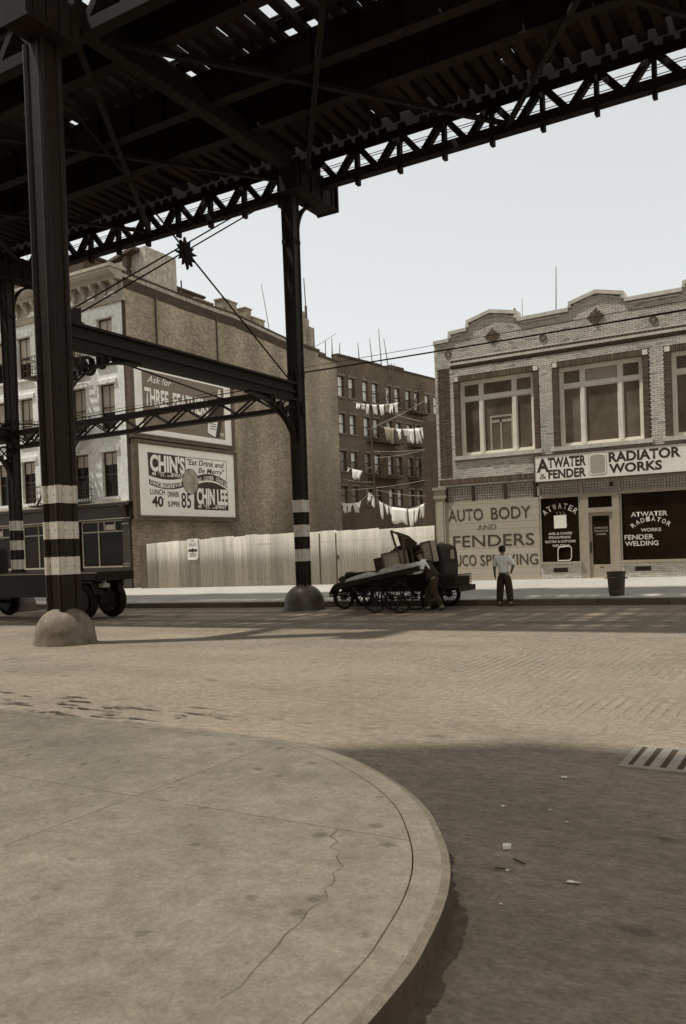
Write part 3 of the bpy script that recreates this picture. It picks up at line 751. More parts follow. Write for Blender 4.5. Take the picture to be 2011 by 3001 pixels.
hs = [.27, .22, .25, .24, .26, .23, .25, .24, .25, .22, .26, .24, .2]
for h in hs:
    if z > 3.44: break
    zb = min(z+h, 3.46); p = MB(); p.box(-13.1, -9.42, YB+rnd(.002, .005), YB+.04, z+.003, zb-.003); p.build('board', m_panel, bd); z = zb
U, V = (1, 0, 0), (0, 0, 1)
yl = YB-.002
def outlined(txt, x, z, w, h, bold=0.006):
    text_mesh(txt, (x, yl, z), U, V, w, h, m_ink_s, bd, bold=bold)
outlined('AUTO', -13.0, 2.72, 1.42, .45); outlined('BODY', -11.26, 2.72, 1.52, .45)
text_mesh('AND', (-11.82, yl, 2.35), U, V, .75, .2, m_inkf, bd)
outlined('FENDERS', -12.83, 1.72, 3.2, .44); outlined('DUCO', -13.05, 1.0, 1.14, .42); outlined('SPRAYING', -11.75, 1.0, 2.24, .4)
# shop front
b = MB(); b.box(-9.42, -2.2, YB+.02, YB+.1, 3.86, 4.02); b.box(-9.42, -2.2, YB-.0, YB+.1, 3.44, 3.5)
for x in (-9.42, -7.86, -6.55, -5.05, -3.5): b.box(x-.04, x+.04, YB-.01, YB+.1, 3.5, 3.86)
b.build('transom_frame', m_shopfr, ga)
b = MB(); b.box(-9.4, -2.2, YB+.04, YB+.08, 3.5, 3.86); b.build('transom_glass', m_prism, ga)
b = MB()
for x in fr(-9.4, -2.2, 72): b.box(x-.005, x+.005, YB+.03, YB+.04, 3.5, 3.86)
for z in fr(3.5, 3.86, 4): b.box(-9.4, -2.2, YB+.03, YB+.04, z-.005, z+.005)
b.build('transom_came', MATS['came'], ga)
b = MB(); b.box(-6.88, -6.75, YB+.018, YB+.03, 3.66, 3.82); b.build('vent_hole', m_ink, ga)
def shop_window(x0, x1):
    f = MB(); f.box(x0, x0+.05, YB, YB+.1, 1.07, 3.44); f.box(x1-.05, x1, YB, YB+.1, 1.07, 3.44); f.box(x0+.05, x1-.05, YB, YB+.1, 3.38, 3.44); f.box(x0-.02, x1+.04, YB-.1, YB+.1, .98, 1.07)
    f = f.build('shop_window', m_shopfr, ga)
    p = MB(); p.box(x0+.05, x1-.05, YB+.05, YB+.06, 1.07, 3.38); p.build('pane', m_glass, f)
    bulk = MB(); zz = .36; r_ = 0
    while zz < .96:
        x = x0+(.0 if r_ % 2 else -.1)
        while x < x1:
            a, c = max(x0, x+.005), min(x1, x+.2)
            if c-a > .03 and not (a < x0+.96 and c > x0+.45 and .66 < zz < .84): bulk.box(a, c, YB-.02, YB+.06, zz, zz+.058, rnd(.7, 1.15))
            x += .207
        zz += .068; r_ += 1
    bulk.build('bulkhead_bricks', m_buff, ga, kind='stuff')
    q = MB(); q.box(x0, x1, YB+.01, YB+.1, .3, .98); q.build('bulkhead', m_mort, ga)
    q = MB()
    for xx in fr(x0+.47, x0+.95, 9): q.box(xx-.008, xx+.008, YB-.015, YB+.005, .66, .84)
    q.box(x0+.45, x0+.97, YB+.006, YB+.0095, .65, .85); q.build('air_grille', m_ink, ga)
    return f
sw1 = shop_window(-9.4, -7.93); sw2 = shop_window(-6.55, -2.4)
yg = YB+.046
letters_arc('ATWATER', (-8.66, yg, 2.2), U, V, .78, radians(136), radians(44), .2, .14, m_gold, sw1)
text_mesh('AXEL & CHASSIS', (-8.68, yg, 2.05), U, V, .86, .085, m_gold, sw1, bold=.02, align='C')
text_mesh('STRAIGHTENING', (-8.7, yg, 1.91), U, V, .8, .085, m_gold, sw1, bold=.02, align='C')
text_mesh('ELECTRIC & ACETYLENE', (-8.68, yg, 1.76), U, V, 1.1, .085, m_gold, sw1, bold=.02, align='C')
text_mesh('WELDING', (-8.67, yg, 1.61), U, V, .62, .085, m_gold, sw1, bold=.02, align='C')
b = MB(); b.prism([(-.23, -.24), (.22, -.24), (.22, .24), (-.23, .22)], (-8.66, yg, 2.52), (1, 0, 0), (0, 0, 1), (0, .004, 0)); b.build('painted_emblem', m_sign, sw1)
b = MB()
for i, x in enumerate((-8.78, -8.66, -8.54)):
    pts = [(x+.035*sin(t*.9), yg, 2.77+t*.022) for t in range(6)]
    for p, q in zip(pts, pts[1:]): b.bar(p, q, .004, .018, (0, 1, 0))
b.bar((-8.46, yg, 2.3), (-8.38, yg, 2.42), .004, .03, (0, 1, 0)); b.build('painted_steam', m_gold, sw1)
text_mesh('ATWATER', (-5.6, yg, 2.56), U, V, 1.2, .16, m_gold, sw2, bold=.02, align='C')
letters_arc('RADIATOR', (-5.55, yg, 1.49), U, V, .9, radians(132), radians(48), .15, .13, m_gold, sw2)
text_mesh('WORKS', (-5.55, yg, 2.04), U, V, .66, .11, m_gold, sw2, bold=.02, align='C')
text_mesh('FENDER', (-6.44, yg, 1.78), U, V, .98, .16, m_gold, sw2, bold=.02); text_mesh('WELDING', (-6.42, yg, 1.56), U, V, 1.1, .16, m_gold, sw2, bold=.02)
b = MB(); fr_p = [(-8.78, 1.11), (-8.77, 1.52), (-8.7, 1.6), (-8.34, 1.62), (-8.28, 1.55), (-8.29, 1.2), (-8.36, 1.11)]
for p, q in zip(fr_p, fr_p[1:]+fr_p[:1]): b.tube((p[0], YB+.03, p[1]), (q[0], YB+.03, q[1]), .02, 6)
b = b.build('radiator_shell', m_gold); tag(b, 'bare metal radiator shell standing in the left shop window', 'radiator')
# door
d = MB(); d.box(-7.92, -7.64, YB-.02, YB+.1, .3, 3.44); d.box(-6.81, -6.56, YB-.02, YB+.1, .3, 3.44); d.box(-7.64, -6.81, YB-.02, YB+.1, 3.34, 3.44); d.box(-7.64, -6.81, YB-.02, YB+.1, 2.78, 2.95)
d.build('door_frame', m_shopfr, ga)
d = MB(); d.box(-7.64, -7.53, YB+.04, YB+.09, .46, 2.77); d.box(-6.93, -6.81, YB+.04, YB+.09, .46, 2.77); d.box(-7.53, -6.93, YB+.04, YB+.09, 2.66, 2.77); d.box(-7.53, -6.93, YB+.04, YB+.09, .46, .94)
door = d.build('door', m_shopfr, ga)
p = MB(); p.box(-7.53, -6.93, YB+.06, YB+.07, .94, 2.66); p.build('pane', m_glass, door)
p = MB(); p.box(-7.64, -6.81, YB+.06, YB+.07, 2.95, 3.34); p.build('transom_pane', m_glass, door)
h_ = MB(); h_.box(-7.61, -7.56, YB+.02, YB+.04, 1.35, 1.75); h_.tube((-7.585, YB-.03, 1.45), (-7.585, YB-.03, 1.65), .012, 6); h_.box(-7.3, -7.16, YB+.034, YB+.04, .83, .86); h_.build('handle', m_ink, door)
for i, t in enumerate(('ENTRANCE', 'AROUND THE', 'CORNER')): text_mesh(t, (-7.23, YB+.057, 2.2-i*.11), U, V, (.46, .5, .36)[i], .06, m_inkf if 0 else mat('dim_gold', .3, k=.8), door, bold=.02, align='C')
b = MB(); b.box(-7.7, -6.7, YB-.12, YB+.04, walk_z(-7.2, YB)-.05, .47); b.build('door_step', m_coping, ga)
# sign board
sg = thing('sign_board', 'long white sign board reading ATWATER & FENDER RADIATOR WORKS over the shop door', 'sign', (-6.4, YB-.08, 3.98))
b = MB(); b.box(-9.47, -3.0, YB-.16, YB-.03, 3.99, 4.91); b.build('board', m_sign, sg)
b = MB(); b.box(-9.5, -2.97, YB-.18, YB-.02, 4.91, 4.945); b.box(-9.5, -9.47, YB-.18, YB-.02, 3.96, 4.91); b.box(-9.47, -2.97, YB-.18, YB-.02, 3.955, 3.99); b.build('frame', m_ink_s, sg)
ys_ = YB-.16
text_mesh('A', (-9.4, ys_, 4.34), U, V, .46, .46, m_ink, sg, bold=.035); text_mesh('TWATER', (-8.98, ys_, 4.47), U, V, 1.36, .34, m_ink, sg, bold=.035)
text_mesh('&', (-9.3, ys_, 4.08), U, V, .24, .2, m_inkf, sg); text_mesh('FENDER', (-8.98, ys_, 4.08), U, V, 1.35, .3, m_ink, sg, bold=.035)
text_mesh('RADIATOR', (-6.84, ys_, 4.5), U, V, 2.35, .32, m_ink, sg, bold=.035); text_mesh('WORKS', (-6.84, ys_, 4.12), U, V, 1.75, .3, m_ink, sg, bold=.035)
rad = [(-.28, -.3), (-.2, -.36), (.2, -.36), (.28, -.3), (.28, .3), (.2, .36), (.08, .38), (-.08, .38), (-.2, .36), (-.28, .3)]
b = MB(); b.prism([(p*1.12, q*1.06) for p, q in rad], (-7.22, ys_-.006, 4.46), U, V, (0, .005, 0)); b.build('emblem_border', m_grey, sg)
b = MB(); b.prism([(p*1.06, q*1.02) for p, q in rad], (-7.22, ys_-.010, 4.46), U, V, (0, .005, 0)); b.build('emblem_field', m_sign, sg)
b = MB(); b.prism([(p*.9, q*.88) for p, q in rad], (-7.22, ys_-.015, 4.46), U, V, (0, .005, 0)); b.build('emblem_core', m_grey, sg)
# roof poles
for x, z0, z1, r_, lab, lean in ((-9.05, 9.5, 12.15, .028, 'tallest pole above the garage parapet, between the two gables', .1), (-10.35, 9.5, 11.2, .016, 'short thin pole above the left gable of the garage', .05), (-10.62, 9.5, 10.85, .014, 'short pole with a small ball, above the left gable of the garage', 0)):
    b = MB(); b.tube((x, 31.6, z0-.4), (x+lean, 31.6, z1), r_, 6, r_*.6)
    if 'ball' in lab: b.lathe([(0, -.06), (.05, -.03), (.05, .03), (0, .06)], (x, 31.6, z1), 8)
    tag(b.build('roof_pole', m_shopfr), lab, 'pole', 'poles on the rooftops')
# ------------------------------------------------------------------ corner tenement on the left
m_side = brickmat('side_wall_brick', .25, 1, k=.6, var=.3, stain=.38, amort=.36)
m_white = brickmat('whitewashed_brick', .88, 0, k=.85, amort=.76, var=.05, stain=.1, fleck=.25)
m_stone = mat('painted_cornice', .36, k=.8, var=.2, scale=4, rough=.8, big=.15)
m_dark = mat('dark_shopfront_paint', .03, k=.8, var=.3, scale=5, rough=.5, spec=.4)
m_dark2 = mat('dark_trim', .07, k=.8, var=.3, scale=5, rough=.55)
m_tar = mat('tarred_coping', .05, k=.8, var=.35, scale=2, rough=.85)
m_shade = mat('window_shade', .5, k=.7, var=.12, scale=2, rough=.7)
m_plaster = mat('patched_render', .4, k=.7, var=.4, scale=5, rough=.95)
m_iron = mat('fire_escape_iron', .05, k=.8, var=.3, scale=8, rough=.7)
XL, XLW, YL = -29.68, -46.0, 30.0
te = thing('corner_tenement', 'four-storey corner tenement with whitewashed front and bare brick side wall', 'building', (-36, YL, .3))
cols = [-31.06, -33.06, -35.06, -37.06, -39.06, -41.06, -43.06]; rowsz = [(4.83, 7.08), (8.15, 10.42), (11.45, 13.67)]
# front wall with window openings
b = MB(); T_ = .3
xs_ = sorted([XLW, XL]+[v for c in cols for v in (c-.53, c+.53)])
zlev = [4.4]+[v for r in rowsz for v in r]+[15.2]
for i in range(0, len(xs_)-1):
    opening = i % 2 == 1
    if not opening: b.box(xs_[i], xs_[i+1], YL, YL+T_, 4.4, 15.2)
    else:
        for j in range(0, len(zlev), 2): b.box(xs_[i], xs_[i+1], YL, YL+T_, zlev[j], zlev[j+1])
b.build('front_wall', m_white, te)
top = [(30.0, 15.25), (33.9, 15.15), (37.0, 15.12), (38.7, 15.15), (44.4, 14.75)]
b = MB(); b.prism([(YL+.002, .1)]+[(44.4, .1)]+[(y, z) for y, z in reversed(top)], (XL-.3, 0, 0), (0, 1, 0), (0, 0, 1), (.3+.004, 0, 0)); b.build('side_wall', m_side, te)
b = MB(); b.box(XLW, XL-.3, 44.1, 44.4, .1, 14.6); b.box(XLW, XL-.3, YL+T_, 44.1, 14.2, 14.4); b.build('roof', m_tar, te)
for i, ((ya, za), (yb, zb)) in enumerate(zip(top, top[1:])):
    b = MB(); b.prism([(ya+.004, za-.32), (yb-.004, zb-.3), (yb-.004, zb+.18), (ya+.004, za+.18)], (XL-.31, 0, 0), (0, 1, 0), (0, 0, 1), (.345, 0, 0)); b.build('parapet_coping', m_tar, te)
    b = MB(); b.prism([(ya, za+.18), (yb, zb+.18), (yb, zb+.44), (ya, za+.44)], (XL-.30, 0, 0), (0, 1, 0), (0, 0, 1), (.22, 0, 0)); b.build('parapet', m_plaster, te)
    b = MB(); b.prism([(ya+.004, za+.44), (yb-.004, zb+.44), (yb-.004, zb+.52), (ya+.004, za+.52)], (XL-.36, 0, 0), (0, 1, 0), (0, 0, 1), (.34, 0, 0)); b.build('parapet_cap', m_tar, te)
for y in (32.2, 37.05): MB().tube((XL+.05, y, 5), (XL+.05, y, 15.0), .045, 6).build('downpipe', m_dark2, te)
# tarred corner strip
b = MB(); b.box(XL-.14, XL+.012, YL-.012, YL+.1, 4.4, 14.3); b.build('corner_strip', m_tar, te)
# windows
def sash_window(parent, x, y, z0, z1, w, shade_to, m_f, blind=True, cross=True, ny=-1):
    f = MB(); f.box(x-w, x-w+.06, y, y+.08, z0, z1); f.box(x+w-.06, x+w, y, y+.08, z0, z1); f.box(x-w+.06, x+w-.06, y, y+.08, z1-.06, z1); f.box(x-w+.06, x+w-.06, y, y+.08, z0, z0+.06)
    zm = (z0+z1)/2; f.box(x-w+.06, x+w-.06, y, y+.08, zm-.03, zm+.03)
    if cross: f.box(x-.015, x+.015, y+.02, y+.06, z0+.06, zm-.03); f.box(x-.015, x+.015, y+.02, y+.06, zm+.03, z1-.06)
    f = f.build('window', m_f, parent)
    p = MB(); p.box(x-w+.06, x+w-.06, y+.05, y+.06, z0+.06, z1-.06); p.build('pane', m_glass, f)
    if blind: p = MB(); p.box(x-w+.07, x+w-.07, y+.045, y+.049, shade_to, z1-.07); p.build('shade', m_shade, f)
    return f
sh = {0: [.62, .55, .6, .5, .6, .5, .6], 1: [.38, .3, .45, .3, .4, .5, .4], 2: [.3, .3, .3, .4, .5, .4, .3]}
for j, (z0, z1) in enumerate(rowsz):
    for i, c in enumerate(cols):
        sash_window(te, c, YL+.17, z0, z1, .52, z0+(z1-z0)*(sh[j][i] if j else .72), m_dark2)
        b = MB(); b.box(c-.64, c+.64, YL-.1, YL+.16, z0-.13, z0-.002); b.build('sill', m_white, te)
        b = MB(); b.box(c-.66, c+.7, YL-.07, YL+.1, z1+.002, z1+.22); b.build('lintel', m_white, te)
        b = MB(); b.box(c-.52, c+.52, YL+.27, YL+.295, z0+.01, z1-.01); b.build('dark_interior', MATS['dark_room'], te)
# cornice
b = MB(); b.box(XLW, XL+.05, YL-.12, YL+.1, 14.3, 14.45); b.box(XLW, XL+.0, YL-.06, YL+.05, 14.45, 15.3)
b.prism([(0, 15.3), (0, 15.75), (-.85, 15.75), (-.85, 15.62), (-.72, 15.5), (-.5, 15.42), (-.45, 15.3)], (XLW, YL+.0, 0), (0, 1, 0), (0, 0, 1), (XL-.02-XLW, 0, 0))
b.box(XLW, XL+.06, YL-.92, YL+.2, 15.75, 15.87); b.box(XLW, XL-.02, YL-.8, YL+.2, 15.87, 15.95)
b.build('cornice', m_stone, te)
x = XL-.35
while x > XLW:
    b = MB(); b.prism([(0, 14.7), (-.14, 14.75), (-.2, 14.95), (-.42, 15.12), (-.46, 15.3), (0, 15.3)], (x-.09, YL-.06, 0), (0, 1, 0), (0, 0, 1), (.18, 0, 0)); b.build('cornice_bracket', m_stone, te); x -= .72
x = XL-.7
while x > XLW+1: b = MB(); b.box(x-.5, x+.2, YL-.09, YL-.06, 14.62, 14.86); b.build('cornice_panel', m_white, te); x -= 1.44
# shop front on the ground floor
b = MB(); b.box(XLW, XL, YL+.02, YL+.3, 4.36, 4.4); b.box(XLW, XL+.06, YL-.28, YL+.1, 4.36, 4.5); b.box(XLW, XL+.02, YL-.05, YL+.1, 3.72, 4.36); b.box(XLW, XL+.06, YL-.15, YL+.1, 3.66, 3.76); b.build('shop_fascia', m_dark, te)
b = MB(); b.box(XLW, XL, YL-.3, YL+.1, 4.5, 4.56); b.box(XLW, XL, YL-.17, YL-.15, 3.71, 3.75); b.build('fascia_edge', m_grey, te)
for x in (XL-.38, -33.9, -38.2, -42.4):
    b = MB(); b.box(x-.2, x+.3, YL-.1, YL+.25, .2, 3.66); b.box(x-.24, x+.34, YL-.14, YL+.2, 3.4, 3.5); b.box(x-.24, x+.34, YL-.14, YL+.2, 1.3, 1.4); b.prism([(0, 3.66), (-.3, 4.3), (-.3, 4.36), (0, 4.36)], (x-.12, YL-.05, 0), (0, 1, 0), (0, 0, 1), (.3, 0, 0)); b.build('shop_pilaster', m_dark, te)
    b = MB()
    for z in (3.44, 1.36, 1.48): b.box(x-.18, x+.26, YL-.155, YL-.142, z-.015, z+.015)
    b.build('pilaster_trim', m_grey, te)
for x0, x1 in ((-33.15, -30.08), (-37.6, -34.4), (-42.0, -38.6)):
    f = MB(); f.box(x0, x1, YL-.02, YL+.08, 3.08, 3.14); f.box(x0, x1, YL-.02, YL+.08, 3.6, 3.66); f.box(x0, x1, YL-.06, YL+.1, 1.32, 1.4)
    for x in (x0, x0+1.15, x1-1.5, x1-.75, x1): f.box(x-.025, x+.025, YL-.021, YL+.08, 3.14, 3.6)
    for x in (x0, x0+1.15, x1): f.box(x-.025, x+.025, YL-.021, YL+.08, 1.4, 3.08)
    f = f.build('show_window', m_grey, te)
    p = MB(); p.box(x0, x1, YL+.03, YL+.04, 1.4, 3.6); p.build('pane', m_glass, f)
    p = MB(); p.box(x0, x1, YL+.02, YL+.25, .2, 1.32); p.build('stall_riser', m_dark, f)
    p = MB(); p.box(x1-1.46, x1-.79, YL+.02, YL+.026, 3.18, 3.45); p.build('shade', m_shade, f)
b = MB(); b.box(XLW, XL, YL+.26, YL+.3, .1, 4.36); b.build('shop_back', m_dark, te)
# fire escape down the front
fe = te
for k_, z in enumerate((4.6, 7.9, 11.2)):
    b = MB(); x0, x1 = -35.9, -32.3
    for yy in fr(YL-1.0, YL-.08, 9): b.box(x0, x1, yy-.02, yy+.02, z-.02, z+.02)
    for xx in fr(x0, x1, 6): b.box(xx-.02, xx+.02, YL-1.0, YL, z-.06, z-.02)
    b.build('fire_escape_platform', m_iron, fe)
    b = MB()
    for zz in (z+.35, z+.7, z+1.0): b.box(x0, x1, YL-1.02, YL-.99, zz-.015, zz+.015); b.box(x0-.015, x0+.015, YL-1.0, YL, zz-.015, zz+.015); b.box(x1-.015, x1+.015, YL-1.0, YL, zz-.015, zz+.015)
    for xx in fr(x0, x1, 16): b.box(xx-.01, xx+.01, YL-1.015, YL-.995, z, z+1.0)
    for yy in fr(YL-1.0, YL-.1, 5): b.box(x1-.01, x1+.01, yy-.01, yy+.01, z, z+1.0)
    b.build('fire_escape_railing', m_iron, fe)
    if k_ < 2:
        b = MB(); p, q = Vector((x0+.4, YL-.55, z)), Vector((x1-.5, YL-.55, z+3.3))
        for s_ in (-.28, .28): b.bar(p+Vector((0, s_, 0)), q+Vector((0, s_, 0)), .03, .12)
        for i in range(13):
            c = p.lerp(q, (i+.5)/13); b.box(c.x-.1, c.x+.1, YL-.83, YL-.27, c.z-.012, c.z+.012)
        b.build('fire_escape_stair', m_iron, fe)
# roof structures
b = MB(); b.box(-30.7, -29.75, 31.7, 34.0, 15.2, 17.45); b.build('roof_bulkhead', m_plaster, te)
b = MB(); b.box(-31.9, -30.75, 31.5, 32.4, 15.0, 16.2); b.prism([(-31.95, 16.85), (-30.1, 17.25), (-30.1, 17.4), (-31.95, 17.0)], (0, 31.2, 0), (1, 0, 0), (0, 0, 1), (0, 1.4, 0)); b.bar((-31.0, 31.6, 16.2), (-30.75, 31.6, 17.1), .2, .1); b.bar((-30.9, 31.5, 16.1), (-30.8, 31.5, 17.3), .3, .3); b.build('skylight_lean_to', m_dark2, te)
b = MB(); b.box(-31.92, -30.8, 31.4, 31.5, 16.5, 16.85); b.build('lean_to_board', m_shade, te)
for y0, y1, z0, z1, xx in ((36.0, 37.5, 15.3, 15.9, -30.3), (38.4, 39.7, 15.2, 16.45, -30.3), (40.5, 41.1, 15.1, 16.4, -30.3), (41.1, 42.3, 15.1, 15.95, -30.2)):
    b = MB(); b.box(xx-.5, xx+.1, y0, y1, z0, z1); b.box(xx-.55, xx+.15, y0-.05, y1+.05, z1, z1+.08); b.build('chimney', m_side, te)
MB().tube((-30.4, 35.1, 15.2), (-30.4, 35.1, 16.7), .04, 6).build('vent_pipe', m_dark2, te)
# taller dark house further along
dh = thing('taller_house', 'dark taller house rising behind the tenement cornice at far left', 'building', (-41, 34, .2))
b = MB(); b.box(-48, -36.2, 33.6, 44, 14.4, 18.9); b.build('wall', brickmat('soot_brick', .075, 0, k=.8, stain=.3), dh)
b = MB(); b.box(-48.1, -36.1, 33.5, 44.1, 18.9, 19.05); b.build('coping', m_tar, dh)
b = MB(); b.prism([(0, 14.4), (0, 18.2), (3.6, 14.4)], (-36.2, 33.8, 0), (1, 0, 0), (0, 0, 1), (0, .35, 0)); b.build('stepped_gable', m_plaster, dh)
MB().tube((-37.2, 30.6, 15.9), (-37.2, 30.6, 19.5), .025, 6).build('roof_mast', m_frame, dh)

# ------------------------------------------------------------------ billboards on the side wall
UB, VB, XB = (0, 1, 0), (0, 0, 1), -29.2
m_bbf = mat('billboard_frame', .11, k=.7, var=.3, scale=4, rough=.7)
m_paper = mat('billboard_paper', .9, k=.62, var=.05, scale=1.4, rough=.65, big=.04)
m_art = mat('billboard_brown', .19, k=.8, var=.15, scale=3, rough=.6)
m_artd = mat('billboard_dark', .04, k=.8, var=.25, scale=4, rough=.6)
m_ell = mat('billboard_picture', .38, k=.7, var=.45, scale=1.6, rough=.6, detail=3)
def billboard(y0, y1, z0, z1, label):
    t = thing('billboard', label, 'billboard', (XB, (y0+y1)/2, z0), 'billboards on the brick side wall')
    b = MB(); b.box(XB-.14, XB-.02, y0-.05, y1+.05, z0-.05, z1+.05); b.build('backing', m_bbf, t)
    for k_ in range(6):
        ya, yb = y0+(y1-y0)*k_/6, y0+(y1-y0)*(k_+1)/6
        b = MB(); b.box(XB-.02, XB, ya+.001, yb-.001, z0, z1); b.build('poster_sheet', m_paper, t)
    b = MB(); b.box(XB-.16, XB+.07, y0-.26, y0, z0-.24, z1+.2); b.box(XB-.16, XB+.07, y1, y1+.26, z0-.24, z1+.2); b.box(XB-.16, XB+.07, y0, y1, z1, z1+.2); b.box(XB-.16, XB+.07, y0, y1, z0-.24, z0)
    b.box(XB+.07, XB+.11, y0-.1, y1+.1, z1+.03, z1+.1); b.box(XB+.07, XB+.11, y0-.1, y1+.1, z0-.1, z0-.03)
    b.build('frame', m_bbf, t, bevel=.015)
    for y in fr(y0, y1, 4): b = MB(); b.box(XL, XB-.16, y-.06, y+.06, z0, z1); b.build('bracket', m_dark2, t)
    return t
bb1 = billboard(30.06, 37.56, 3.82, 7.32, 'lower billboard of a restaurant with prices for lunch, dinner and supper')
bb2 = billboard(29.95, 37.48, 7.82, 11.34, 'upper billboard with dark field and bottle, partly behind the lattice strut')
def bt(t, txt, y, z, w, h, m_, **k): return text_mesh(txt, (XB+.004, y, z), UB, VB, w, h, m_, t, lift=.004, **k)
def bpoly(t, name, pts, m_, lift=.003): return MB().prism(pts, (XB+lift-.002, 0, 0), UB, VB, (.002, 0, 0)).build(name, m_, t)
def arc_pts(y0, z0, y1, z1, bul, n=12):
    return [(y0+(y1-y0)*i/n, z0+(z1-z0)*i/n+bul*4*(i/n)*(1-i/n)) for i in range(n+1)]
# lower: left block, bands, ellipse, right block
bpoly(bb1, 'art_block', [(30.73, 6.94), (33.5, 6.92), (33.5, 5.86)]+list(reversed(arc_pts(30.77, 5.8, 33.5, 5.86, -.18))), m_artd)
bt(bb1, "CHIN'S", 30.88, 6.06, 2.56, .76, m_paper, bold=.045); bt(bb1, '44    ST.     B\'WAY', 30.98, 5.8, 2.3, .2, m_paper, bold=.02); bt(bb1, 'TH', 31.42, 5.9, .2, .1, m_paper); bt(bb1, 'and', 32.1, 5.8, .36, .12, m_paper)
bpoly(bb1, 'art_band', arc_pts(30.77, 5.62, 33.4, 5.68, -.2)+list(reversed(arc_pts(30.77, 5.36, 33.4, 5.36, -.2))), m_artd)
def band_text(t, txt, y0, z0, y1, z1, bul, h, wl_, m_):
    n = len(txt)
    for i, ch in enumerate(txt):
        if ch == ' ': continue
        s_ = (i+.5)/n; y = y0+(y1-y0)*s_; z = z0+(z1-z0)*s_+bul*4*s_*(1-s_); sl = (z1-z0)/(y1-y0)+bul*4*(1-2*s_)/(y1-y0)
        d = Vector((0, 1, sl)).normalized(); v_ = Vector((0, -d.z, d.y)); text_mesh(ch, Vector((XB+.006, y, z)), d, v_, wl_, h, m_, t, bold=.03, align='C')
band_text(bb1, 'DANCING&REVUE', 30.82, 5.42, 33.2, 5.42, -.2, .2, .155, m_paper)
bpoly(bb1, 'art_rule', [(33.5, 6.88), (36.9, 6.9), (36.9, 6.93), (33.5, 6.915)], m_artd); bpoly(bb1, 'art_rule', [(36.87, 5.7), (36.9, 5.7), (36.9, 6.9), (36.87, 6.9)], m_artd)
bt(bb1, '"Eat Drink and', 33.62, 6.52, 3.05, .3, m_ink, shear=.25, bold=.012); bt(bb1, 'Be Merry"', 34.5, 6.14, 2.2, .28, m_ink, shear=.25, bold=.012)
bpoly(bb1, 'art_band', arc_pts(34.2, 5.9, 36.92, 5.74, .3)+list(reversed(arc_pts(34.2, 5.84, 36.92, 5.66, .3))), m_artd)
bpoly(bb1, 'art_band', arc_pts(34.2, 5.84, 36.92, 5.66, .3)+list(reversed(arc_pts(34.2, 5.56, 36.92, 5.4, .3))), m_artd, .0025)
band_text(bb1, 'NO COVER CHARGE', 34.45, 5.62, 36.88, 5.46, .27, .2, .14, m_paper)
bpoly(bb1, 'art_block', [(34.06, 4.18)]+[(34.12, 5.44)]+arc_pts(34.2, 5.46, 36.92, 5.32, .3)+[(36.94, 4.18)], m_artd, .0022)
bt(bb1, 'CHIN LEE', 34.3, 4.52, 2.58, .78, m_paper, bold=.045); bt(bb1, "49    ST.     B'WAY", 34.35, 4.26, 2.4, .19, m_paper, bold=.02); bt(bb1, 'TH', 34.82, 4.35, .2, .1, m_paper); bt(bb1, 'and', 35.55, 4.26, .36, .11, m_paper)
el_ = [(33.85+.63*cos(2*pi*i/40), 5.64+.68*sin(2*pi*i/40)) for i in range(40)]
bpoly(bb1, 'picture_edge', el_, m_artd, .0065); bpoly(bb1, 'picture', [(33.85+(y-33.85)*.95, 5.64+(z-5.64)*.95) for y, z in el_], m_ell, .0085)
bt(bb1, 'LUNCH', 30.83, 4.87, 1.04, .26, m_ink, bold=.015); bt(bb1, '40', 30.92, 4.28, .82, .5, m_ink, bold=.03); bt(bb1, 'c', 31.78, 4.62, .1, .12, m_ink)
bt(bb1, 'DINNER', 32.07, 4.79, .86, .27, m_ink, bold=.015); bt(bb1, 'SUPPER', 32.06, 4.29, .9, .27, m_ink, bold=.015); bt(bb1, '85', 33.08, 4.26, .75, .78, m_ink, bold=.01)
# upper
bpoly(bb2, 'art_field', [(30.53, 10.97), (36.88, 10.97), (36.9, 8.1), (30.55, 8.1)], m_art)
bt(bb2, 'Ask for', 30.9, 10.42, 1.75, .34, m_paper, shear=.35, bold=.004); bt(bb2, 'THREE', 30.68, 9.28, 1.72, .84, m_paper, bold=.03); bt(bb2, 'FEATHERS', 32.72, 9.28, 2.82, .84, m_paper, bold=.03)
bot = [(36.42, 10.85), (36.62, 10.85), (36.64, 10.35), (36.86, 9.95), (36.42, 8.18), (35.95, 8.14), (35.38, 8.3), (35.42, 9.0), (36.0, 9.95), (36.32, 10.4)]
bpoly(bb2, 'bottle_shape', bot, m_artd, .005); bpoly(bb2, 'bottle_label', [(35.46, 9.05), (36.3, 9.1), (36.05, 8.2), (35.98, 8.18), (35.4, 8.36)], m_paper, .0075); bpoly(bb2, 'bottle_glint', [(36.44, 10.84), (36.6, 10.84), (36.62, 10.42), (36.3, 10.4)], m_paper, .0075)
for z in (8.42, 8.36, 8.3): bpoly(bb2, 'small_print', [(36.42, z), (36.8, z), (36.8, z+.025), (36.42, z+.025)], m_paper, .005)
b = MB()
for z in (8.85, 8.72, 8.58): b.box(XB+.0075, XB+.0095, 35.62, 36.12, z, z+.05)
b.build('label_print', m_inkf, bb2)

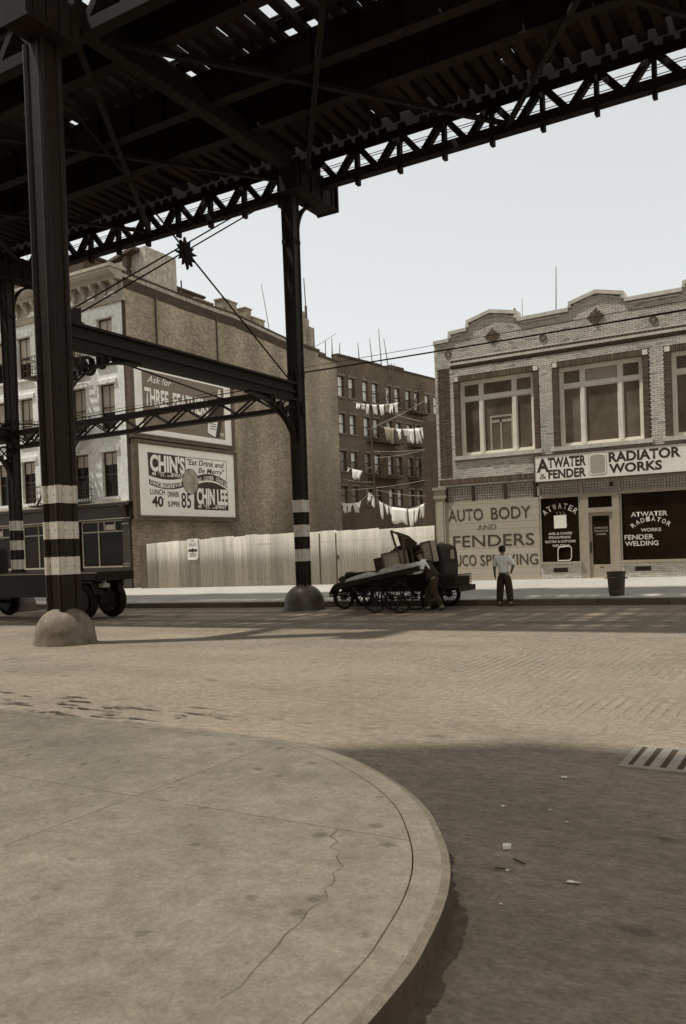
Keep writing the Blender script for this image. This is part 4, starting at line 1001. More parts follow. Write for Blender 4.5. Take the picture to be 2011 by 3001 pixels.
# ------------------------------------------------------------------ middle brick house and the rear tenement
md = thing('middle_house', 'blank brick house wall between the corner tenement and the rear tenement', 'building', (-33, 46, .3))
b = MB(); b.box(-40, -29.62, 44.42, 47.65, .1, 15.0); b.box(-40, -29.63, 47.65, 50.05, .1, 14.72); b.build('wall', brickmat('middle_brick', .26, 1, k=.6, stain=.34, amort=.36), md)
b = MB(); b.box(-40, -29.55, 44.4, 47.75, 15.0, 15.2); b.box(-40, -29.58, 47.75, 50.1, 14.72, 14.9); b.build('coping', m_tar, md)
b = MB(); b.box(-29.62, -29.45, 45.5, 45.85, .2, 14.9); b.build('flue', m_side, md)
b = MB(); b.box(-31.2, -30.1, 46.3, 46.95, 15.2, 17.6); b.box(-31.2, -30.1, 46.95, 47.4, 15.2, 17.2); b.box(-31.2, -30.1, 47.4, 48.05, 14.9, 16.75); b.build('chimney', brickmat('pale_chimney', .24, 1, k=.7, stain=.5, stainscale=2), md)
b = MB(); b.box(-31, -30.2, 48.7, 49.6, 14.8, 15.35); b.build('hatch', m_dark2, md)
A_ = Vector((-29.6, 50.1)); D_ = (Vector((-27.9, 61.9))-A_).normalized(); N_ = Vector((D_.y, -D_.x))
def tp(s_, z, o=0): p = A_+D_*s_+N_*o; return Vector((p.x, p.y, z))
m_rear = mat('rear_brick', .115, k=.8, var=.22, scale=9, rough=.95, big=.3, bigscale=.5)
rt = thing('rear_tenement', 'dark brick rear tenement with rows of sash windows behind washing lines', 'building', (-29, 56, .3))
def tbox(b, s0, s1, o0, o1, z0, z1):
    vs = [tp(s, z, o) for z in (z0, z1) for s, o in ((s0, o0), (s1, o0), (s1, o1), (s0, o1))]
    b.add(vs, [(0, 3, 2, 1), (4, 5, 6, 7), (0, 1, 5, 4), (1, 2, 6, 5), (2, 3, 7, 6), (3, 0, 4, 7)])
wc = [.3, 1.5, 3.12, 4.28, 5.95, 7.08, 8.56, 9.74, 11.25, 12.5, 14.0]; wr = [(12.42, 13.86), (9.88, 11.25), (7.25, 8.66), (4.9, 6.2)]
b = MB(); ss = [-.05]+[v for c in wc for v in (c-.34, c+.34)]+[16.5]; zz = [.1]+[v for r in reversed(wr) for v in r]+[15.2]
for i in range(len(ss)-1):
    if i % 2 == 0: tbox(b, ss[i], ss[i+1], -.35, 0, .1, 15.2)
    else:
        for j in range(0, len(zz), 2): tbox(b, ss[i], ss[i+1], -.35, 0, zz[j], zz[j+1])
tbox(b, -.05, 16.5, -9, -.35, .1, 15.1); b.build('wall', m_rear, rt)
b = MB(); tbox(b, -.05, 5.0, -.5, .08, 15.2, 15.36); tbox(b, 5.0, 6.2, -.5, .08, 15.2, 15.3); tbox(b, 6.2, 8.0, -.5, .08, 15.2, 15.5); tbox(b, 8.0, 16.6, -.5, .08, 15.2, 15.33); b.build('coping', m_tar, rt)
m_wl = mat('sky_pale_pane', .75, k=.8, var=.25, scale=1.5, rough=.25, spec=.6); m_wm = mat('dull_window', .22, k=.8, var=.4, scale=1.5, rough=.25, spec=.6); m_rs = mat('rear_sill', .17, k=.8, var=.2)  # pale panes carry reflected sky and curtains in their colour
for j, (z0, z1) in enumerate(wr):
    for i, c in enumerate(wc):
        f = MB(); w = .34; tbox(f, c-w, c-w+.05, -.22, -.14, z0, z1); tbox(f, c+w-.05, c+w, -.22, -.14, z0, z1); zm = (z0+z1)/2; tbox(f, c-w+.05, c+w-.05, -.2, -.14, zm-.03, zm+.03); tbox(f, c-w+.05, c+w-.05, -.22, -.14, z1-.05, z1); tbox(f, c-w+.05, c+w-.05, -.22, -.14, z0, z0+.05)
        f = f.build('window', m_dark2, rt)
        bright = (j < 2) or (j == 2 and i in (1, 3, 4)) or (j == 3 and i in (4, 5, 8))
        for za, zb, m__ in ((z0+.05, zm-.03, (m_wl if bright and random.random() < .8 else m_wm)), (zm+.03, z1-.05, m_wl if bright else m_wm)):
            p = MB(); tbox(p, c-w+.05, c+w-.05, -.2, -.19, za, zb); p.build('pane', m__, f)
        b = MB(); tbox(b, c-.42, c+.42, 0, .08, z0-.1, z0); b.build('sill', m_rs, rt)
        b = MB(); tbox(b, c-.46, c+.46, 0, .04, z1, z1+.16); b.build('lintel', m_rs, rt)
for k_, z in enumerate((12.1, 9.5, 6.9)):                        # rear fire escapes
    for s0, s1 in ((3.0, 6.6), (8.2, 10.4)):
        b = MB(); tbox(b, s0, s1, .02, .8, z-.05, z); 
        for q in (.45, .9): tbox(b, s0, s1, .77, .8, z+q-.015, z+q+.015); tbox(b, s0, s0+.03, .02, .8, z+q-.015, z+q+.015); tbox(b, s1-.03, s1, .02, .8, z+q-.015, z+q+.015)
        for s_ in fr(s0, s1, 12): tbox(b, s_-.01, s_+.01, .775, .795, z, z+.9)
        p, q = tp(s0+.3, z, .5), tp(s1-.4, z+2.55, .5)
        if k_ > 0 or s0 > 7:
            for s_ in (-.2, .2): b.bar(p+Vector((s_, 0, .05)), q+Vector((s_, 0, 0)), .02, .07)
            for i in range(10): c = p.lerp(q, (i+.5)/10); b.box(c.x-.2, c.x+.2, c.y-.07, c.y+.07, c.z+.03, c.z+.045)
        b.build('fire_escape', m_iron, rt)
b = MB(); [b.bar(tp(4.4+o_, 12.2, .6), tp(6.2+o_, 15.6, .2), .03, .04) for o_ in (0, .35)]; b.build('roof_ladder', m_iron, rt)
for s_, z1, o, lean in ((6.9, 18.5, -1.2, -.25), (6.2, 17.7, -1.5, -.35), (7.6, 17.8, -1.0, -.6), (1.0, 16.4, -.6, .1), (3.6, 16.8, -.8, -.15), (0.2, 16.6, -.6, .02)):
    b = MB(); p = tp(s_, 15.1, o); q = tp(s_+lean, z1, o); b.tube(p, q, .045, 6, .02)
    tag(b.build('roof_pole', m_dark2), {6.9: 'tallest thick pole on the rear tenement roof', 6.2: 'leaning pole left of the tallest one on the rear tenement roof', 7.6: 'thin leaning pole right of the tallest one on the rear tenement roof', 1.0: 'short thin pole near the left end of the rear tenement roof', 3.6: 'thin leaning pole over the middle of the rear tenement roof', .2: 'short aerial post where the rear tenement roof begins'}[s_], 'pole', 'poles on the rooftops')
b = MB(); b.tube((-30.5, 47.9, 14.8), (-30.7, 47.9, 20.2), .05, 6, .03); b.box(-30.66, -30.52, 47.8, 47.9, 16.9, 18.3); tag(b.build('roof_pole', m_dark2), 'tall pole by the stepped chimney right of the striped column', 'pole', 'poles on the rooftops')
b = MB(); b.tube((-30.6, 43.8, 14.6), (-31.3, 43.8, 18.9), .03, 6, .015); tag(b.build('roof_pole', m_dark2), 'thin leaning pole just left of the striped column above the roof', 'pole', 'poles on the rooftops')
b = MB(); b.tube((-30.4, 49.9, 14.8), (-30.4, 49.9, 16.3), .03, 5); b.tube((-30.9, 49.2, 15.8), (-29.9, 50.6, 16.9), .015, 5); tag(b.build('roof_aerial', m_dark2), 'small crossed aerial on the roof between chimney and rear tenement', 'aerial')
# wall stub beside the garage
pw = MB(); pw.box(-20.45, -20.1, 44, 60, .2, 9.0); tag(pw.build('yard_wall', mat('yard_wall_render', .06, k=.8, var=.25, scale=3, rough=.95)), 'tall narrow dark yard wall beside the garage', 'wall')
# clothes pole, lines and washing
cp = MB(); cp.tube((-23.55, 44, .25), (-23.95, 44, 12.0), .07, 6, .045)
for z in (4.9, 6.6, 8.9, 10.4): cp.tube((-24.2, 44, z), (-23.4, 44, z), .02, 5)
tag(cp.build('clothes_pole', m_dark2), 'tall wooden clothes pole standing in the back yard', 'pole')
m_cloth = mat('white_laundry', .8, k=.8, var=.07, scale=5, rough=.95); m_cloth2 = mat('grey_laundry', .3, k=.8, var=.2, scale=5, rough=.95)
rl = random.Random(5)
def garment(p, q, kind, drop):
    b = MB(); n = 6; mrows = 5; p = Vector(p); q = Vector(q); L = (q-p).length
    prof = {'sheet': lambda t, r: 1, 'shirt': lambda t, r: 1 if r < .35 else .62, 'trousers': lambda t, r: 1, 'taper': lambda t, r: 1-.35*r}[kind]
    vs = []; side = (q-p).normalized().cross(Vector((0, 0, 1))); ph = rl.uniform(0, 6); lean = rl.uniform(-.12, .12)
    for r in range(mrows+1):
        rr_ = r/mrows
        for i in range(n+1):
            t = i/n; tt = .5+(t-.5)*prof(t, rr_); c = p.lerp(q, tt)
            dz = drop*rr_*(1+.1*sin(ph+7*t))
            if kind == 'trousers' and abs(t-.5) < .1 and rr_ > .4: dz = drop*.42
            vs.append(c+Vector((lean*rr_, 0, -dz))+side*(.05*sin(ph+9*t)*rr_+.03*sin(3*rr_+ph)))
    fs = [(r*(n+1)+i, r*(n+1)+i+1, (r+1)*(n+1)+i+1, (r+1)*(n+1)+i) for r in range(mrows) for i in range(n)]
    b.add(vs, fs); return b
def washing(line_label, pts, ga_list, g_label, group):
    pts = [Vector(p) for p in pts]
    ln = MB().path(pts, .008, 4).build('clothesline', m_shade); tag(ln, line_label, 'clothesline', 'clotheslines in the back yard')
    cum = [0]
    for p, q in zip(pts, pts[1:]): cum.append(cum[-1]+(q-p).length)
    def at_(s_):
        s_ = max(0, min(.9999, s_))*cum[-1]
        for i in range(len(pts)-1):
            if cum[i] <= s_ <= cum[i+1]: return pts[i].lerp(pts[i+1], (s_-cum[i])/(cum[i+1]-cum[i]))
    for s0, s1, kd, dr, lab in ga_list:
        o = garment(at_(s0), at_(s1), kd, dr).build('washing', m_cloth if 'grey' not in lab else m_cloth2, smooth=True)
        md_ = o.modifiers.new('solid', 'SOLIDIFY'); md_.thickness = .012
        tag(o, lab, 'laundry', group)
washing('sagging clothesline heavy with white washing just above the fence', sag((-23.49, 44, 4.62), (-20.47, 44, 4.3), .42, 12),
    [(.0, .1, 'taper', .95, 'narrow white garment hung next to the clothes pole on the lowest line'), (.12, .22, 'shirt', .55, 'white shirt on the sagging lowest line, left of the wide sheet'), (.23, .3, 'sheet', .5, 'small white cloth left of the wide sheet on the lowest line'), (.3, .62, 'sheet', .9, 'wide white sheet in the middle of the lowest washing line'), (.64, .76, 'taper', 1.05, 'white garment right of the wide sheet on the lowest line'), (.77, .88, 'shirt', .85, 'white shirt near the right end of the lowest line'), (.89, .98, 'trousers', .75, 'white drawers at the right end of the lowest washing line')], '', 'washing on the lowest line')
washing('short clothesline with white washing at the lower left, by the brick wall', [(-26.2, 44, 4.66), (-25.5, 44, 4.55), (-24.85, 44, 4.58), (-24.1, 44, 5.05), (-23.9, 44, 5.1)],
    [(.05, .22, 'shirt', .55, 'white shirt at the left end of the short lower line'), (.23, .38, 'shirt', .5, 'white shirt second from the left on the short lower line'), (.39, .52, 'taper', .55, 'white garment third from the left on the short lower line'), (.53, .62, 'trousers', .5, 'white drawers at the right end of the short lower line')], '', 'washing on the short lower line')
washing('steep clothesline just left of the clothes pole', [(-24.15, 44, 5.15), (-23.6, 44, 4.75)], [(.0, .35, 'sheet', .45, 'white cloth high on the steep line left of the clothes pole'), (.38, .9, 'sheet', .6, 'long white cloth low on the steep line left of the clothes pole')], '', 'washing on the steep line')
washing('clothesline with grey and white washing across the second window row from the top', sag((-23.2, 44, 9.0), (-20.47, 44, 8.62), .12),
    [(.1, .24, 'taper', .75, 'grey garment at the left of the second line from the top'), (.25, .34, 'taper', .85, 'white garment beside the grey one on the second line from the top'), (.4, .5, 'shirt', .6, 'white shirt in the middle of the second line from the top'), (.55, .66, 'sheet', .4, 'small white cloth right of centre on the second line from the top'), (.66, .8, 'taper', .8, 'slanting white garment on the second line from the top'), (.83, .93, 'trousers', .8, 'white drawers on the second line from the top'), (.93, 1.0, 'shirt', .6, 'white shirt at the right end of the second line from the top')], '', 'washing on the second line')
washing('highest clothesline with small white washing under the top window row', sag((-25.0, 44, 10.65), (-21.9, 44, 10.25), .16),
    [(.08, .17, 'sheet', .33, 'small white cloth first from the left on the highest line'), (.2, .28, 'sheet', .3, 'small white cloth second from the left on the highest line'), (.31, .38, 'taper', .55, 'narrow white garment third on the highest line'), (.43, .53, 'taper', .55, 'white garment left of the gap on the highest line'), (.58, .68, 'taper', .6, 'white garment right of the gap on the highest line'), (.7, .78, 'sheet', .45, 'greyish white cloth third from the right on the highest line'), (.79, .87, 'trousers', .6, 'white drawers second from the right on the highest line'), (.89, .97, 'shirt', .55, 'white shirt at the right end of the highest line')], '', 'washing on the highest line')
washing('short clothesline under the third window row at the left', [(-25.6, 44, 6.75), (-24.5, 44, 6.45)], [(.1, .2, 'sheet', .2, 'tiny white cloth at the left of the third row line'), (.35, .98, 'taper', .55, 'crumpled white garment hanging under the third window row')], '', 'washing on the third row line')
for i, (p, q) in enumerate((((-23.9, 44, 10.4), (-20.4, 44, 8.95)), ((-23.9, 44, 8.9), (-18, 40, 9.6)), ((-23.85, 44, 7.6), (-20.4, 44, 7.4)), ((-23.8, 44, 7.2), (-20.4, 44, 7.35)), ((-26.3, 44, 6.2), (-23.75, 44, 5.75)), ((-26.3, 44, 5.4), (-20.45, 44, 5.6)), ((-23.9, 44, 9.0), (-20.4, 44, 10.1)), ((-23.7, 44, 5.3), (-20.45, 44, 4.7)))):
    o = MB().path(sag(p, q, .1, 8), .007, 4).build('clothesline', m_shade); tag(o, ['empty line dropping right from the clothes pole top', 'empty line rising from the clothes pole towards the garage', 'empty upper line of the close pair across the third window row', 'empty lower line of the close pair across the third window row', 'empty line left of the clothes pole below the third window row', 'long empty line across the lowest window row', 'empty line rising right across the second window row', 'empty line dropping right just above the sagging washing'][i], 'clothesline', 'clotheslines in the back yard')

# ------------------------------------------------------------------ corrugated fence
m_corr = mat('corrugated_iron', .5, k=.8, speck=.06, var=.16, scale=3, rough=.75, stretch=(5, 5, .25), rand=.2, big=.16, bigscale=.8, spec=.2)
fn = thing('fence', 'weathered corrugated iron fence closing off the vacant lot', 'fence', (-21, 29.7, .3))
YFN = 29.7
def sheet(x0, x1, z0, z1l, z1r, y, amp=.024, pitch=.085):
    b = MB(); n = max(4, int((x1-x0)/pitch*6)); vs = []
    for i in range(n+1):
        t = i/n; x = x0+(x1-x0)*t; yy = y+amp*sin(2*pi*x/pitch); vs += [(x, yy, z0), (x, yy, z1l+(z1r-z1l)*t)]
    b.add(vs, [(2*i, 2*i+2, 2*i+3, 2*i+1) for i in range(n)]); o = b.build('corrugated_sheet', m_corr, fn, smooth=True); md_ = o.modifiers.new('solid', 'SOLIDIFY'); md_.thickness = .003
x = -28.5; zt = 2.42
while x < -13.6:
    w = rnd(.62, .72)
    if x+w > -14.2: w = -13.5-x
    zn = 2.42+.16*min(1, (x+w+28.5)/7.0)+rnd(-.03, .03); base = walk_z(x, YFN)
    sheet(x, x+w+.04, base+.01, zn+rnd(-.01, .01), zn+.02, YFN+(0.012 if int(x*3) % 2 else 0)); x += w
x = -28.45
b = MB()
while x < -13.5: b.box(x-.05, x+.05, YFN+.06, YFN+.16, .2, 2.45); x += 2.1
b.box(-28.5, -13.5, YFN+.03, YFN+.06, .6, .7); b.box(-28.5, -13.5, YFN+.03, YFN+.06, 2.1, 2.2); b.build('fence_framing', m_dark2, fn)
b = MB(); b.box(-18.75, -18.7, YFN-.03, YFN-.015, .4, 2.5); b.box(-17.95, -17.9, YFN-.03, YFN-.015, .4, 2.5); b.build('gate_edge', m_dark2, fn)
for z in (1.5, 1.42): b = MB(); b.box(-17.88, -17.8, YFN-.06, YFN-.015, z, z+.05); b.build('gate_latch', m_iron, fn)
b = MB(); b.box(-28.95, -28.52, YFN-.02, YFN+.05, .25, 2.35); b.build('end_board', mat('dark_board', .1, k=.8, var=.3, stretch=(4, 4, .4)), fn)
m_chalk = mat('chalk', .55, k=.8, var=.3, scale=20, rough=1)
b = MB()
for cz, r_ in ((1.78, .14), (1.46, .17)):
    ring = [(-23.48+r_*.8*cos(2*pi*i/18), YFN-.016, cz+r_*sin(2*pi*i/18)) for i in range(17)]
    for p, q in zip(ring, ring[1:]): b.bar(p, q, .003, .022, (0, 1, 0))
b.build('chalk_scribble', m_chalk, fn)
# paper notice on the fence
nt = thing('notice', 'white FOR SALE notice tacked to the top of the corrugated fence', 'notice', (-25.6, YFN-.05, 1.58))
b = MB(); b.prism([(-.3, -.49), (.2, -.49), (.3, -.38), (.31, .49), (-.31, .47)], (-25.6, YFN-.055, 2.06), U, V, (0, .02, 0)); b.build('sheet', m_paper, nt)
yn = YFN-.055
text_mesh('FOR', (-25.6, yn, 2.4), U, V, .2, .08, m_inkf, nt, align='C'); text_mesh('SALE', (-25.6, yn, 2.2), U, V, .4, .14, m_inkf, nt, align='C')
b = MB(); b.prism([(-.26, -.06), (-.08, -.06), (0, -.11), (.08, -.06), (.26, -.06), (.26, .06), (.08, .06), (0, .11), (-.08, .06), (-.26, .06)], (-25.6, yn-.004, 2.0), U, V, (0, .003, 0)); b.build('printed_badge', m_ink_s, nt)
b = MB()
for z in (1.84, 1.78, 1.72): b.box(-25.8, -25.4, yn-.004, yn-.002, z, z+.025)
b.build('small_print', m_inkf, nt)

# ------------------------------------------------------------------ corner house behind the photographer's left: it throws the shade on the near pavement
m_nb = brickmat('near_brick', .2, 0, k=.8); m_nbs = brickmat('near_brick_side', .2, 1, k=.8)
nh = thing('near_corner_house', 'tall brick corner house at the near left, outside the picture, shading the pavement', 'building', (-15, 0, .1))
YN_, XN_ = 2.8, -5.2
b = MB(); b.box(-34, -11.2, -14, YN_, .1, 15.8); b.box(-11.2, XN_, -14, YN_, .1, 20.1); b.build('wall', m_nb, nh)
b = MB(); b.box(-34, -11.21, YN_-.02, YN_+.05, 15.1, 15.85); b.box(-11.19, XN_, YN_-.02, YN_+.05, 19.4, 20.15); b.build('cornice', m_stone, nh)
for i in range(12):
    for j in range(3):
        x = -33+i*2.3; 
        if x > XN_-1.2: continue
        z0 = 4.6+j*3.3
        f = MB(); f.box(x-.5, x+.5, YN_+.002, YN_+.06, z0, z0+.08); f.box(x-.5, x+.5, YN_+.002, YN_+.06, z0+1.7, z0+1.8); f.box(x-.5, x-.42, YN_+.002, YN_+.06, z0+.08, z0+1.7); f.box(x+.42, x+.5, YN_+.002, YN_+.06, z0+.08, z0+1.7); f.box(x-.42, x+.42, YN_+.002, YN_+.05, z0+.86, z0+.92)
        f = f.build('window', m_frame, nh); p = MB(); p.box(x-.42, x+.42, YN_+.002, YN_+.02, z0+.08, z0+1.7); p.build('pane', m_glass, f)
# ------------------------------------------------------------------ vehicles
m_car = mat('dull_black_enamel', .012, k=.6, var=.4, scale=4, rough=.5, spec=.2)
m_tyre = mat('tyre_rubber', .012, k=.8, var=.3, scale=10, rough=.9, spec=.2)
m_wood = mat('old_wood', .035, k=.8, var=.35, scale=6, rough=.9, stretch=(.4, 3, 3), rand=.15)
m_crate = mat('pale_crate_wood', .26, k=.8, var=.25, scale=7, rough=.9, stretch=(.5, 3, 3))
m_spoke = mat('spoke_paint', .015, k=.8, var=.3, rough=.7)
def wheel(x, y, z, r, tyre, parent, nsp=12, name='wheel', w=.1, hub=.07, spoke=.016):
    b = MB(); n = 28; k_ = 8; vs = []
    for i in range(n):
        a = 2*pi*i/n
        for j in range(k_):
            c = 2*pi*j/k_; rr_ = r-tyre+tyre*.98*cos(c); vs.append((x+rr_*cos(a), y+w/2*sin(c), z+rr_*sin(a)))
    b.add(vs, [(i*k_+j, i*k_+(j+1) % k_, ((i+1) % n)*k_+(j+1) % k_, ((i+1) % n)*k_+j) for i in range(n) for j in range(k_)])
    wo_ = b.build(name, m_tyre, parent, smooth=True)
    b = MB()
    for i in range(nsp):
        a = 2*pi*(i+.5)/nsp; b.tube((x+hub*.6*cos(a), y, z+hub*.6*sin(a)), (x+(r-2*tyre+.02)*cos(a), y, z+(r-2*tyre+.02)*sin(a)), spoke, 5)
    b.build('spokes', m_spoke, wo_)
    MB().lathe([(hub, -w*.6), (hub, w*.6)], (x, y, z), 12, 'y').build('hub', m_car, wo_, smooth=True)
    MB().lathe([(r-2*tyre+.035, -w*.3), (r-2*tyre-.005, -w*.3), (r-2*tyre-.005, w*.3), (r-2*tyre+.035, w*.3), (r-2*tyre+.035, -w*.3)], (x, y, z), 28, 'y', False).build('rim', m_car, wo_, smooth=True)
    return wo_
g0 = gz(-11, 22)
car = thing('parked_car', 'old black closed car parked at the far kerb behind the pushcart', 'car', (-11.1, 22.3, g0))
y0, y1 = 21.62, 22.98; yc = 22.3
for x, y in ((-12.88, 21.68), (-12.88, 22.92), (-9.99, 21.68), (-9.99, 22.92)): wheel(x, y, g0+.37, .37, .055, car, 12, w=.12, hub=.09, spoke=.014)
b = MB(); b.box(-13.1, -9.5, 21.95, 22.02, g0+.5, g0+.62); b.box(-13.1, -9.5, 22.58, 22.65, g0+.5, g0+.62); b.tube((-12.88, 21.7, g0+.37), (-12.88, 22.9, g0+.37), .03, 8); b.tube((-9.99, 21.7, g0+.37), (-9.99, 22.9, g0+.37), .04, 8); b.build('chassis', m_car, car)
b = MB(); b.prism([(-13.0, .62), (-11.55, .62), (-11.55, 1.14), (-11.7, 1.15), (-12.95, 1.07), (-13.0, 1.02)], (0, 22.0, g0), U, V, (0, .62, 0)); b.build('hood', m_car, car, bevel=.07)
b = MB(); b.prism([(-.3, 0), (.3, 0), (.3, .42), (.2, .5), (-.2, .5), (-.3, .42)], (-13.03, 22.31, g0+.6), (0, 1, 0), V, (.05, 0, 0)); b.build('radiator', m_iron, car)
b = MB(); b.prism([(-11.55, .55), (-9.66, .55), (-9.64, .9), (-9.62, 1.3), (-9.66, 1.72), (-9.8, 1.83), (-10.1, 1.87), (-11.0, 1.86), (-11.22, 1.78), (-11.32, 1.2), (-11.55, 1.15)], (0, 21.72, g0), U, V, (0, 1.16, 0)); b.build('body', m_car, car, bevel=.08)
for yy, nm in ((21.712, 'door_window'),):
    b = MB(); b.box(-11.1, -10.2, yy, yy+.006, g0+1.26, g0+1.7); b.build(nm, m_glass, car)
b = MB(); b.prism([(22.28, 1.42), (22.56, 1.42), (22.54, 1.68), (22.3, 1.68)], (-9.64, 0, g0), (0, 1, 0), V, (.012, 0, 0)); b.build('rear_window', mat('hazy_pane', .26, k=.8, rough=.3), car)
b = MB(); b.box(-11.31, -11.27, 21.8, 22.8, g0+1.2, g0+1.72); b.build('windscreen', m_glass, car)
def fender(x, dy0, dy1, a0, a1, R_, tail, nm='fender'):
    pts = [(x+R_*cos(a), R_*sin(a)+.37) for a in [a0+(a1-a0)*i/12 for i in range(13)]]+tail
    b = MB(); vs = []
    for px, pz in pts: vs += [(px, dy0, g0+pz), (px, dy1, g0+pz)]
    b.add(vs, [(2*i, 2*i+1, 2*i+3, 2*i+2) for i in range(len(pts)-1)]); o = b.build(nm, m_car, car, smooth=True); md_ = o.modifiers.new('solid', 'SOLIDIFY'); md_.thickness = .02
for ya, yb in ((21.56, 21.8), (22.82, 23.04)):
    fender(-12.88, ya, yb, radians(170), radians(25), .45, [(-12.1, .42), (-11.8, .33)]); fender(-9.99, ya, yb, radians(160), radians(10), .45, [])
b = MB(); b.box(-11.85, -10.45, 21.58, 21.75, g0+.3, g0+.335); b.build('running_board', m_car, car)
b = MB(); b.tube((-13.34, 21.62, g0+.47), (-13.34, 23.0, g0+.47), .03, 8); b.tube((-13.34, 21.62, g0+.4), (-13.34, 23.0, g0+.4), .03, 8)
for y in (21.98, 22.62): b.tube((-13.34, y, g0+.44), (-13.05, y, g0+.55), .025, 6)
b.build('front_bumper', m_iron, car)
b = MB(); b.box(-9.2, -9.14, 21.66, 22.9, g0+.5, g0+.66); b.bar((-9.6, 21.98, g0+.56), (-9.18, 21.98, g0+.58), .05, .08); b.bar((-9.6, 22.62, g0+.56), (-9.18, 22.62, g0+.58), .05, .08); b.build('rear_bumper', m_car, car)
for y in (21.95, 22.65): MB().lathe([(.0, .0), (.06, .02), (.11, .12), (.115, .16)], (-13.2, y, g0+.88), 14, 'x').build('headlight', m_iron, car, smooth=True)
rk = thing('luggage_crate', 'slatted crate strapped on the back of the parked car', 'crate', (-9.420, 22.1, g0+.6))
b = MB(); b.box(-9.600, -9.230, 21.7, 22.85, g0+.6, g0+.64); b.build('base', m_iron, rk)
sl = MB()
for z in fr(g0+.66, g0+.97, 4): sl.box(-9.620, -9.270, 21.69, 21.705, z-.012, z+.012); sl.box(-9.270, -9.255, 21.69, 22.85, z-.012, z+.012)
for x in fr(-9.610, -9.270, 5): sl.box(x-.01, x+.01, 21.68, 21.69, g0+.64, g0+.99)
for y in fr(21.7, 22.84, 9): sl.box(-9.255, -9.245, y-.01, y+.01, g0+.64, g0+.99)
sl.build('slats', m_wood, rk, kind='stuff')
b = MB(); b.box(-9.570, -9.290, 21.73, 22.82, g0+.64, g0+.92); b.build('contents', m_car, rk)

# flat truck behind the left column
tg = gz(-21, 18.8)
tr = thing('flatbed_truck', 'dark flatbed truck passing behind the left column', 'truck', (-23.150, 18.9, tg))
for x, r_ in ((-20.100, .58), (-25.150, .52)):
    for y in (18.12, 19.3): wheel(x, y, tg+r_, r_, .1, tr, 10, w=.26, hub=r_-.19, spoke=.04)
b = MB(); b.box(-25.150, -19.300, 17.95, 19.5, tg+1.38, tg+1.46); b.box(-25.150, -19.320, 17.97, 18.05, tg+1.24, tg+1.38); b.box(-25.150, -19.320, 19.4, 19.48, tg+1.24, tg+1.38); b.box(-19.380, -19.300, 17.97, 19.48, tg+1.2, tg+1.38); b.build('bed', m_car, tr)
b = MB(); b.box(-25.150, -19.300, 17.93, 17.95, tg+1.44, tg+1.475); b.build('bed_edge', m_grey, tr)
for i in range(10): b = MB(); b.box(-25.130, -19.320, 17.97+i*.152, 17.97+i*.152+.147, tg+1.46, tg+1.49); b.build('bed_plank', m_wood, tr)
b = MB(); b.box(-28.050, -19.450, 18.5, 18.62, tg+.85, tg+1.12); b.box(-28.050, -19.450, 18.95, 19.07, tg+.85, tg+1.12); b.tube((-20.100, 18.1, tg+.56), (-20.100, 19.35, tg+.56), .09, 8); b.tube((-25.150, 18.1, tg+.52), (-25.150, 19.35, tg+.52), .06, 8); b.box(-20.450, -19.750, 18.45, 19.1, tg+.5, tg+.85); b.box(-24.150, -22.050, 18.1, 19.35, tg+.75, tg+1.24)
for y in (18.3, 19.15): b.box(-20.750, -19.450, y-.04, y+.04, tg+1.0, tg+1.24)
b.build('chassis', m_car, tr)
b = MB(); b.prism([(-26.950, .9), (-25.250, .9), (-25.250, 2.3), (-25.400, 2.42), (-26.550, 2.42), (-26.750, 2.3), (-26.900, 1.6)], (0, 18.1, tg), U, V, (0, 1.35, 0)); b.build('cab', m_car, tr, bevel=.06)
b = MB(); b.box(-25.050, -20.800, 17.99, 18.03, tg+.72, tg+1.24); b.box(-25.050, -20.800, 19.42, 19.46, tg+.72, tg+1.24); b.build('side_skirt', m_car, tr)
b = MB(); b.prism([(-20.800, .8), (-20.650, 1.2), (-19.550, 1.2), (-19.400, .8), (-19.450, .8), (-19.600, 1.14), (-20.600, 1.14), (-20.750, .8)], (0, 17.98, tg), U, V, (0, .34, 0)); b.build('mudguard', m_car, tr)
b = MB(); b.box(-26.550, -25.450, 18.085, 18.095, tg+1.65, tg+2.2); b.build('cab_window', m_glass, tr)
b = MB(); b.prism([(-28.350, .9), (-26.950, .9), (-26.950, 1.62), (-28.350, 1.5)], (0, 18.4, tg), U, V, (0, .8, 0)); b.build('hood', m_car, tr, bevel=.06)
b = MB(); b.box(-19.600, -19.300, 18.2, 18.45, tg+1.0, tg+1.12); b.box(-19.610, -19.320, 18.3, 18.34, tg+1.1, tg+1.24); b.build('tail_plate', m_grey, tr)

# ------------------------------------------------------------------ pushcart and its load
pg = gz(-11, 21)
pc = thing('pushcart', 'long wooden pushcart tipped forward on small spoked wheels beside the parked car', 'cart', (-11, 20.95, pg))
TH = radians(10.2); ux = Vector((cos(TH), 0, sin(TH))); uz = Vector((-sin(TH), 0, cos(TH))); P0 = Vector((-12.5, 20.95, pg+.76))
def cpt(s_, y, h): return P0+ux*s_+Vector((0, y, 0))+uz*h
b = MB()
for i in range(7):
    y = -.42+i*.122; q = MB(); q.obox(cpt(1.35, y+.057, .02), ux*1.35, Vector((0, .057, 0)), uz*.018); q.build('deck_board', m_wood, pc)
for s_ in (-.43, .43): b.obox(cpt(1.35, s_, -.04), ux*1.38, Vector((0, .025, 0)), uz*.06)
for s_ in (.05, 1.35, 2.65): b.obox(cpt(s_, 0, -.05), ux*.04, Vector((0, .42, 0)), uz*.04)
for s_ in (-.36, .36): b.tube(cpt(2.6, s_, -.03), cpt(3.0, s_, -.16), .022, 6)
b.build('frame', m_car, pc)
